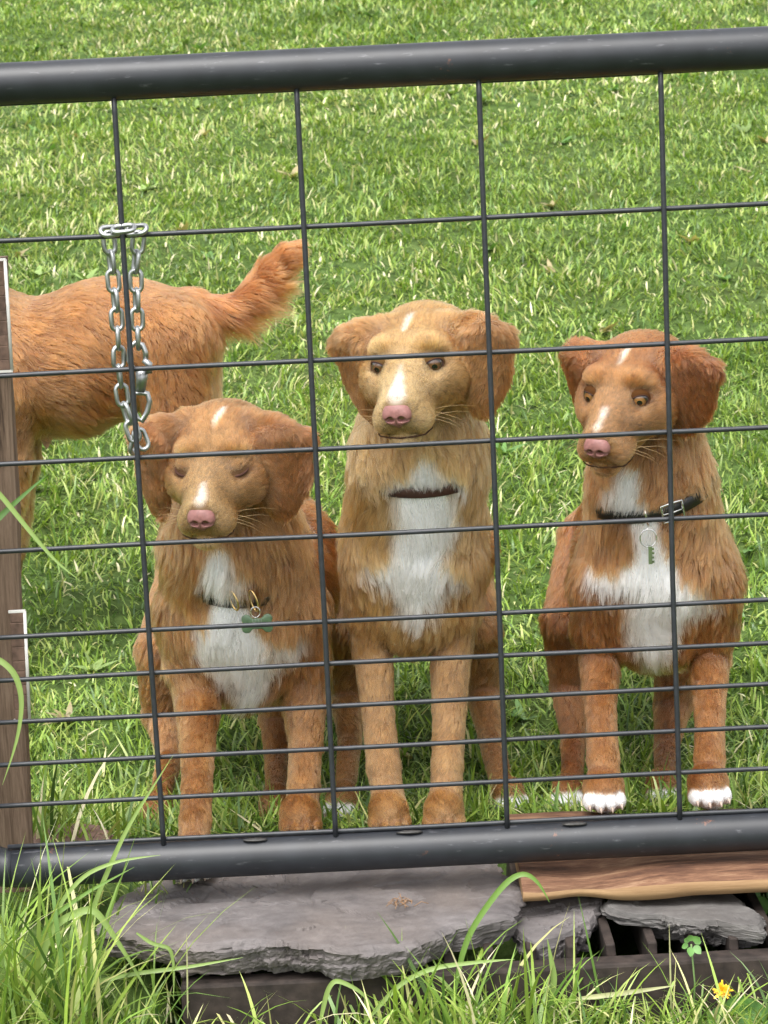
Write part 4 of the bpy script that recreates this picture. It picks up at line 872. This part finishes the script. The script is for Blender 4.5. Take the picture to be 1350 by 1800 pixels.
def dog_back():
    Y = 3.75; g0 = .085
    d = Dog('orange tan dog seen from the side behind the chain, feathered tail raised', (W(180, 1100, Y)[0], Y, g0), tones((.48, .24, .10), (.42, .165, .055), (.50, .28, .13), (.46, .225, .09), (.44, .20, .075), (.52, .30, .14), (.36, .14, .05)), 53)
    S = d.S; c = d.c; f = lambda r: r * Y / FPX; bk = (1, 0, -.45)
    S.rc(W(15, 640, Y), W(130, 640, Y), f(102), f(108), .05, bk, .026, c['body'], lift=.22); S.rc(W(130, 640, Y), W(235, 588, Y), f(108), f(86), .05, bk, .024, c['body'], lift=.22)
    S.rc(W(235, 588, Y), W(295, 588, Y), f(86), f(78), .04, (1, 0, -.7), .022, c['body'], lift=.22); S.el(W(170, 610, Y), (f(90), .085, f(105)), None, .05, bk, .024, c['body'], lift=.22)
    S.rc(W(95, 720, Y), W(200, 690, Y), f(32), f(26), .03, (.45, 0, -1), .040, (.42, .23, .09), lift=.5)
    S.rc(W(305, 600, Y - .05), W(312, 740, Y - .05), f(68), f(56), .04, (.35, 0, -1), .022, c['body']); S.rc(W(310, 600, Y + .06), W(325, 740, Y + .08), f(58), f(44), .04, (.3, 0, -1), .022, c['body'])
    for dy, dx in ((-.05, 0), (.08, 12)):
        a = W(318 + dx, 740, Y + dy); k_ = W(300 + dx, 830, Y + dy); h_ = W(352 + dx, 930, Y + dy); ft = W(345 + dx, 1070, Y + dy); ft[2] = gz(ft[0], ft[1]) + .03
        S.rc(a, k_, f(44), f(32), .02, None, .02, c['body']); S.rc(k_, h_, f(32), f(17), .02, None, .014, c['leg']); S.rc(h_, ft, f(17), f(17), .015, None, .009, c['leg'])
        ft[2] -= .026; ft[0] -= .01; d.paw(ft, -1.5, WHITE, .95, False)
    for dy, dx in ((-.06, 0), (.07, 14)):
        a = W(22 + dx, 700, Y + dy); e_ = W(18 + dx, 800, Y + dy); w_ = W(6 + dx, 960, Y + dy); ft = W(0 + dx, 1070, Y + dy); ft[2] = gz(ft[0], ft[1]) + .03
        S.rc(a, e_, f(52), f(34), .03, (0, 0, -1), .016, c['leg']); S.rc(e_, w_, f(30), f(20), .02, (.3, 0, -1), .016, c['leg']); S.rc(w_, ft, f(20), f(18), .015, None, .009, c['leg'])
        S.rc(e_ + np.array([.018, 0, 0]), w_ + np.array([.012, 0, .02]), .012, .008, .015, (1, 0, -.75), .034, (.44, .24, .09), lift=.7)
        ft[2] -= .026; ft[0] -= .01; d.paw(ft, -1.5, WHITE, .95, False)
    tl = [(335, 538, 27), (374, 548, 23), (412, 545, 21), (446, 520, 22), (474, 484, 22), (500, 452, 16), (520, 432, 7)]
    for (a, b, r), (a2, b2, r2) in zip(tl[:-1], tl[1:]):
        p, q = W(a, b, Y), W(a2, b2, Y); t_ = norm(q - p)
        S.rc(p, q, f(r), f(r2), .02, t_ * 1.0 + np.array([.12, 0, -.28]), .034 if a < 440 else (.024 if a < 490 else .014), (.27, .085, .022), lift=.3)
        o_ = np.array([.3, 0, -1.]); o_ = norm(o_ - t_ * (o_ @ t_) * .6)
        S.rc(p + o_ * f(r) * .75, q + o_ * f(r2) * .75, f(r) * .45, f(r2) * .45, .015, t_ * .55 + o_ * .8, .085 if a < 420 else (.06 if a < 450 else (.036 if a < 490 else .016)), (.34, .14, .042), lift=.6)
    S.rc(W(350, 570, Y), W(372, 690, Y), .016, .014, .03, (.3, 0, -1), .026, (.44, .21, .07), lift=.45)
    # neck and head go on beyond the left edge of the picture
    n0, n1 = W(-40, 600, Y), W(-190, 470, Y); S.rc(W(15, 640, Y), n0, f(100), f(90), .05, (.6, 0, -1), .03, c['body']); S.rc(n0, n1, f(88), f(66), .04, (.5, 0, -1), .03, c['chest'])
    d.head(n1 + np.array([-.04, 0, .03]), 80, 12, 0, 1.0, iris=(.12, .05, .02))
    d.patches.append(dict(mode='3d', P=[W(85, 792, Y - .02), W(88, 790, Y)], R=[.012, .012], col=(.55, .26, .22), soft=.004, amp=.002))
    for px, py in ((82, 786), (166, 742)):
        q = W(px, py, Y - .01); S.rc(q + np.array([0, 0, .02]), q, .010, .004, .012, (0, 0, -1), .002, (.55, .27, .23))
    d.finish(h=.0045, count=190000, width=.00032, clump=.45)
    return d
DG = [dog_middle(), dog_left(), dog_right(), dog_back()]
print('dogs done', time.time() - T0)

# ------------------------------------------------------------------ grass
def blades(name, root, hgt, wid, yaw, lean, curl, col, twist, label, nseg=3):
    n = len(root); fw = np.stack([np.cos(yaw), np.sin(yaw), yaw * 0], 1); sd_ = np.stack([-np.sin(yaw + twist), np.cos(yaw + twist), yaw * 0], 1)
    V = np.zeros((n, 2 * nseg + 1, 3)); p = root.copy(); a = lean.copy()
    for k in range(nseg + 1):
        t = k / nseg; wk = wid * (1 - t ** 2.2) * (.75 + .5 * min(t * 2, 1)) * .5
        if k < nseg: V[:, 2 * k] = p - sd_ * wk[:, None]; V[:, 2 * k + 1] = p + sd_ * wk[:, None]
        else: V[:, 2 * k] = p
        st = (hgt / nseg)[:, None]; p = p + st * (fw * np.sin(a)[:, None] + np.array([0, 0, 1.]) * np.cos(a)[:, None]); a = a + curl / nseg
    m_ = 2 * nseg + 1; base = np.arange(n)[:, None] * m_; T = []
    for k in range(nseg - 1):
        T += [base + np.array([[2 * k, 2 * k + 1, 2 * k + 3]]), base + np.array([[2 * k, 2 * k + 3, 2 * k + 2]])]
    k = nseg - 1; T.append(base + np.array([[2 * k, 2 * k + 1, 2 * k + 2]]))
    f = np.concatenate(T); C = np.repeat(col[:, None], m_, 1).copy()
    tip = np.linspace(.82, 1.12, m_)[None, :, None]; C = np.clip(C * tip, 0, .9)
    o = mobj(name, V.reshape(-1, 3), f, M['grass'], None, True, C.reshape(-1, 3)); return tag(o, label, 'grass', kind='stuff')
PAL = np.array([(.20, .30, .052), (.14, .24, .042), (.085, .165, .034), (.29, .37, .10), (.42, .43, .20), (.58, .55, .38), (.065, .13, .034)])
def palette(n, r, P, dry):
    w_ = np.stack([np.full(n, .30), np.full(n, .28), .14 - .08 * dry, .16 + .05 * dry, .04 + .10 * dry, .02 + .07 * dry, np.full(n, .06)], 1).clip(.005); w_ = w_ / w_.sum(1, keepdims=True)
    k = (r.random(n)[:, None] > np.cumsum(w_, 1)).sum(1).clip(0, 6); c = PAL[k] * np.array([1.20, 1.15, 1.08])
    return c * (1 + r.normal(0, .16, n))[:, None].clip(.5, 1.6) * (1 + .12 * noise(P, 1.6, 71))[:, None]
def lawn(seed, y0, y1, dens, h0, h1, w0, label, side=0.0):
    r = np.random.default_rng(seed); half0, half1 = .36 + .17 * y0, .36 + .17 * y1; n = int(dens * (half0 + half1) * (y1 - y0))
    t = r.random(n); y = y0 + (y1 - y0) * t; keep = r.random(n) < (.36 + .17 * y) / half1; y = y[keep]; n = len(y); x = (r.random(n) * 2 - 1) * (.36 + .17 * y)
    if side: x = np.where(x > 0, 1, -1) * ((.36 + .17 * y) + np.abs(x) / (.36 + .17 * y) * (side + .12 * y))
    P0 = np.stack([x, y, y * 0], 1); dens_n = noise(P0, 5, 61) * .5 + noise(P0, 14, 62) * .5; k2 = r.random(n) < .85 + .35 * dens_n; P0 = P0[k2]; n = len(P0)
    blk = (P0[:, 1] < 2.87) & (P0[:, 0] > -.36); P0 = P0[~blk]; n = len(P0)
    P = P0.copy(); P[:, 2] = gz(P[:, 0], P[:, 1]) - .004
    dry = np.clip(.5 + .9 * noise(P0 * [1, .55, 1], 1.3, 81) + .5 * noise(P0, 5, 82), 0, 1.3) * sstep(3.6, 5.5, P0[:, 1]); big = np.clip(1 + .30 * noise(P0, 3.3, 63) + .25 * noise(P0, 11, 64), .5, 1.7)
    hh = (h0 + (h1 - h0) * r.random(n) ** 1.6) * big; wd = w0 * (.6 + .8 * r.random(n))
    # blades lie over in drifts: a shared direction that wanders plus scatter
    yaw = 4.5 * noise(P0, 4.5, 65) + r.normal(0, 1.6, n); lean = np.abs(r.normal(.85, .50, n)).clip(.02, 1.55); curl = r.normal(.8, .6, n).clip(-.2, 2.2)
    return blades('lawn_grass', P, hh, wd, yaw, lean, curl, palette(n, r, P0, dry), r.normal(0, .5, n), label)
lawn(101, 2.80, 3.6, 26000, .018, .070, .0036, 'lush dark green grass around the dogs feet')
lawn(102, 3.6, 5.2, 21000, .016, .052, .0038, 'green lawn grass in the middle of the slope')
lawn(103, 5.2, 8.0, 13000, .018, .052, .0048, 'mown green lawn grass higher up the slope')
lawn(104, 8.0, 12.6, 6800, .022, .056, .0066, 'mown green lawn grass at the top of the slope')
def weeds(seed, n, y0, y1):
    r = np.random.default_rng(seed); y = r.uniform(y0, y1, n); x = r.uniform(-1, 1, n) * (.3 + .17 * y); k = 5; V = []; P = np.repeat(np.stack([x, y, gz(x, y) + .004], 1), k, 0); m_ = n * k
    col = np.where(r.random(n)[:, None] < .25, np.array([[.40, .33, .17]]), np.where(r.random(n)[:, None] < .5, np.array([[.13, .26, .06]]), np.array([[.22, .32, .09]])))
    return blades('broad_leaf_weeds', P, r.uniform(.02, .05, m_) * (1 + .05 * P[:, 1]), r.uniform(.008, .016, m_) * (1 + .06 * P[:, 1]), r.uniform(-3.1, 3.1, m_), r.uniform(.7, 1.35, m_), r.uniform(.1, .7, m_), np.repeat(col, k, 0) * r.uniform(.7, 1.2, m_)[:, None], r.normal(0, .3, m_), 'scattered broad leaved weeds and dry leaves in the lawn')
lawn(111, 2.80, 4.4, 9000, .020, .062, .0055, 'grass to the far left and right of the dogs', .9)
lawn(112, 4.4, 12.6, 3000, .022, .056, .0090, 'lawn grass on the far left and right of the slope', 1.0)
weeds(301, 130, 3.3, 11)
print('grass', time.time() - T0)

# ------------------------------------------------------------------ tall grass in front of and beside the gate
def tall(seed, n, fx, fy, h0, h1, w0, w1, lean, curl, label, name='tall_grass', dry=.3, yawc=None):
    r = np.random.default_rng(seed); x = fx(r, n); y = fy(r, n); P = np.stack([x, y, gz(x, y) - .006], 1)
    hh = h0 + (h1 - h0) * r.random(n) ** 1.5; wd = w0 + (w1 - w0) * r.random(n); yaw = r.uniform(-math.pi, math.pi, n) if yawc is None else r.normal(yawc, .9, n)
    ln = np.abs(r.normal(lean, lean * .7, n)).clip(.02, 1.3); cu = r.normal(curl, .45, n).clip(0, 2.4)
    return blades(name, P, hh, wd, yaw, ln, cu, palette(n, r, P, np.full(n, dry)), r.normal(0, .7, n), label, 6)
U = lambda a, b: (lambda r, n: r.uniform(a, b, n))
tall(201, 420, lambda r, n: -.42 + r.normal(0, .055, n), U(2.32, 2.44), .08, .30, .0028, .0068, .24, .75, 'tall green grass clump at the lower left in front of the gate')
tall(202, 430, U(-.42, .03), U(2.33, 2.425), .04, .12, .002, .0048, .6, 1.0, 'green and dry grass lying along the bottom edge left of centre', dry=1.1)
tall(203, 200, lambda r, n: .06 + r.normal(0, .06, n), U(2.35, 2.425), .06, .18, .0025, .0058, .35, .8, 'grass tuft in front of the slab right edge', dry=.5)
tall(204, 1000, U(.06, .56), U(2.33, 2.425), .035, .125, .0016, .0036, .5, .9, 'dense fine grass at the lower right in front of the grid', dry=.7)
tall(205, 160, lambda r, n: -.44 + r.normal(0, .05, n), U(2.72, 2.95), .06, .20, .0028, .0055, .3, .7, 'tall grass growing round the foot of the post')
tall(206, 420, U(-.46, -.20), U(2.42, 2.70), .03, .11, .002, .004, .6, .8, 'grass beside the left end of the slab')
tall(207, 160, U(-.30, .62), U(2.88, 2.98), .03, .07, .002, .004, .5, .8, 'short grass along the back of the slab and board')
def ribbon(V, F, C, pts, d, wpx, col, droll=0.0, n=26):
    P = np.array([W(a, b, d + (q[2] if len(q) > 2 else 0)) for q in pts for a, b in [q[:2]]]); t = np.linspace(0, 1, len(P)); s_ = np.linspace(0, 1, n)
    Q = np.stack([np.interp(s_, t, P[:, i]) for i in range(3)], 1)
    for _ in range(5): Q[1:-1] = .5 * Q[1:-1] + .25 * (Q[:-2] + Q[2:])
    T = norm(np.gradient(Q, axis=0)); side = norm(np.cross(T, np.array([math.sin(droll), -math.cos(droll), .35]))); w_ = wpx * d / FPX * .5 * np.clip(1.15 - s_ ** 3 * 1.12, .05, 1) * np.clip(.5 + s_ * 3, 0, 1)
    o = len(V); mid = norm(np.cross(side, T)) * (w_ * .35)[:, None]
    for i in range(n): V += [Q[i] - side[i] * w_[i], Q[i] - mid[i], Q[i] + side[i] * w_[i]]; C += [col, tuple(x * 1.15 for x in col), col]
    for i in range(n - 1): F += [[o + 3 * i, o + 3 * i + 1, o + 3 * i + 4, o + 3 * i + 3], [o + 3 * i + 1, o + 3 * i + 2, o + 3 * i + 5, o + 3 * i + 4]]
LG, MG, DG_, PG = (.24, .34, .10), (.15, .26, .055), (.085, .17, .04), (.42, .42, .22)
def blade(pts, d, wpx, col, label, droll=0.0):
    V, F, C = [], [], []; ribbon(V, F, C, pts, d, wpx, col, droll); o = mobj('grass_blade', V, F, M['grass'], None, True, np.array(C)); tag(o, label, 'grass blade', 'single long grass blades'); return o
blade([(60, 1810), (75, 1640), (110, 1615), (150, 1598), (168, 1598), (190, 1630), (230, 1690), (282, 1785)], 2.42, 14, LG, 'broad green blade folded over in an arch left of the slab')
blade([(-60, 1000), (-40, 830), (0, 868), (45, 925), (95, 985), (142, 1022)], 2.53, 9, LG, 'long pale blade drooping across the post above its middle')
blade([(-70, 1100), (-20, 930), (5, 903), (35, 876), (85, 832)], 2.54, 11, DG_, 'dark green blade slanting up across the post below the back dog')
blade([(-40, 1500), (-20, 1150), (0, 1160), (28, 1182), (41, 1230), (32, 1300), (4, 1380)], 2.52, 11, LG, 'curved blade hooking down across the lower post')
blade([(120, 1810), (160, 1600), (220, 1460), (304, 1328)], 2.43, 9, LG, 'long straight blade reaching up over the rail beside the leftmost paw')
blade([(40, 1800), (100, 1590), (150, 1535), (210, 1512), (282, 1503)], 2.425, 8, LG, 'thin blade bending right across the left end of the bottom rail')
blade([(30, 1800), (80, 1620), (150, 1570), (236, 1524)], 2.42, 8, MG, 'narrow blade pointing right below the bottom rail at left')
blade([(790, 1800), (812, 1660), (850, 1600), (892, 1545), (925, 1531), (950, 1555), (966, 1586)], 2.425, 11, MG, 'broad green blade arching over the right end of the slab')
blade([(130, 1735), (230, 1712), (330, 1700), (428, 1683)], 2.425, 8, LG, 'pale blade lying level below the slab front')
blade([(1010, 1756), (1080, 1748), (1130, 1741), (1188, 1732)], 2.40, 9, PG, 'dry straw coloured blade lying level at the bottom right')
blade([(640, 1800), (700, 1730), (760, 1700), (850, 1690), (905, 1686)], 2.40, 9, LG, 'light blade bending right in front of the grid beam')
blade([(960, 1810), (975, 1720), (962, 1650)], 2.41, 12, LG, 'short broad upright blade in front of the rough stone')
blade([(560, 1810), (575, 1740), (590, 1720), (640, 1745), (672, 1800)], 2.40, 9, LG, 'bent blade at the bottom edge below the slab middle')
blade([(240, 1640), (268, 1660), (300, 1665), (306, 1700), (305, 1760)], 2.425, 7, LG, 'kinked pale blade against the slab front corner')
blade([(330, 1790), (329, 1700), (328, 1640)], 2.425, 3, PG, 'thin dry seed stalk standing before the slab front')
blade([(1180, 1790), (1178, 1690), (1176, 1622)], 2.41, 3, PG, 'thin dry seed stalk standing before the thin pale stone')

# dandelion, clover, broad leaves
dn = ZP(1268, 1800, -.06); dn = W(1270, 1742, 2.41)
dr = tag(empty('dandelion', (dn[0], dn[1], gz(dn[0], dn[1]))), 'yellow dandelion flower in the grass at the lower right', 'flower')
r_ = np.random.default_rng(5); base = np.array([dn[0] + .004, dn[1] + .004, -.095])
MB().tube([base, base + (dn - base) * .6 + np.array([.002, 0, 0]), dn], .0014, 8).build('stem', M['stem'], dr)
fa = norm(np.array([-.25, -.85, .45])); e1 = norm(np.cross(fa, (0, 0, 1))); e2 = np.cross(fa, e1)
for k in range(44):
    a = k * 2.4; ln = .0135 * (.55 + .45 * ((k % 13) / 12)); op = .25 + .85 * (k / 44); dv = math.cos(a) * e1 + math.sin(a) * e2; s_ = norm(np.cross(fa, dv)); tip = dn + dv * ln * op + fa * ln * (1.15 - op * .7); md = dn + (tip - dn) * .6 + fa * .0015
    mobj('petal', [dn - s_ * .0006, dn + s_ * .0006, md + s_ * .0012, tip + s_ * .0009, tip - s_ * .0009, md - s_ * .0012], [[0, 1, 2, 5], [5, 2, 3, 4]], M['yellow'], dr)
def leafy(name, label, px, py, d, n, size, seed, spread):
    c = W(px, py, d); rt = empty(name, (c[0], c[1], min(c[2], gz(c[0], c[1])))); tag(rt, label, 'plant'); r = np.random.default_rng(seed); gb = np.array([c[0], c[1], gz(c[0], c[1]) if c[1] < 2.43 else -.06])
    for k in range(n):
        a = 2 * math.pi * k / n + r.normal(0, .3); dv = norm(np.array([math.cos(a), -.35 + .3 * math.sin(a), .55 * math.sin(a) + .15])); p0 = c + dv * spread * .2; sd_ = norm(np.cross(dv, (.1, -1, .4))); nn = np.cross(sd_, dv); V = []; L = size * r.uniform(.7, 1.2)
        for i in range(7):
            t = i / 6; wv = L * .42 * math.sin(math.pi * min(t * .92 + .08, 1)) ** .8; q = p0 + dv * (spread * .3 + L * t) - np.array([0, 0, .25 * L * t * t]); V += [q - sd_ * wv, q - nn * wv * .15, q + sd_ * wv]
        F = []
        for i in range(6): F += [[3 * i, 3 * i + 1, 3 * i + 4, 3 * i + 3], [3 * i + 1, 3 * i + 2, 3 * i + 5, 3 * i + 4]]
        mobj('leaf', V, F, M['leaf'], rt); 
    MB().tube([gb, (gb + c) / 2 + np.array([.003, 0, 0]), c], .0011, 6).build('stem', M['stem'], rt)
leafy('clover', 'small clover with rounded pale leaves in front of the dark grid gap', 1215, 1660, 2.425, 7, .011, 3, .008)
leafy('broad_leaf_weed', 'broad leaved green weed beside the pale stone at the right edge', 1342, 1572, 2.62, 5, .024, 4, .008)
leafy('dandelion_plant', 'green pointed leaves below the dandelion flower', 1290, 1790, 2.40, 6, .035, 8, .01)
# dry roots on the slab
r_ = np.random.default_rng(9); mb = MB()
for k in range(26):
    a = r_.uniform(0, 6.28); p = ZP(705 + r_.normal(0, 9), 1590 + r_.normal(0, 4), SLZ + .006); q = p + np.array([math.cos(a), math.sin(a), .15]) * r_.uniform(.006, .02); mb.tube([p, (p + q) / 2 + np.array([0, 0, .004]), q], .0005, 5)
tag(mb.build('dry_root', plain('dry_straw', (.22, .13, .07), .8), None), 'small dried brown root tuft lying on the slab', 'root')
print('all', time.time() - T0)
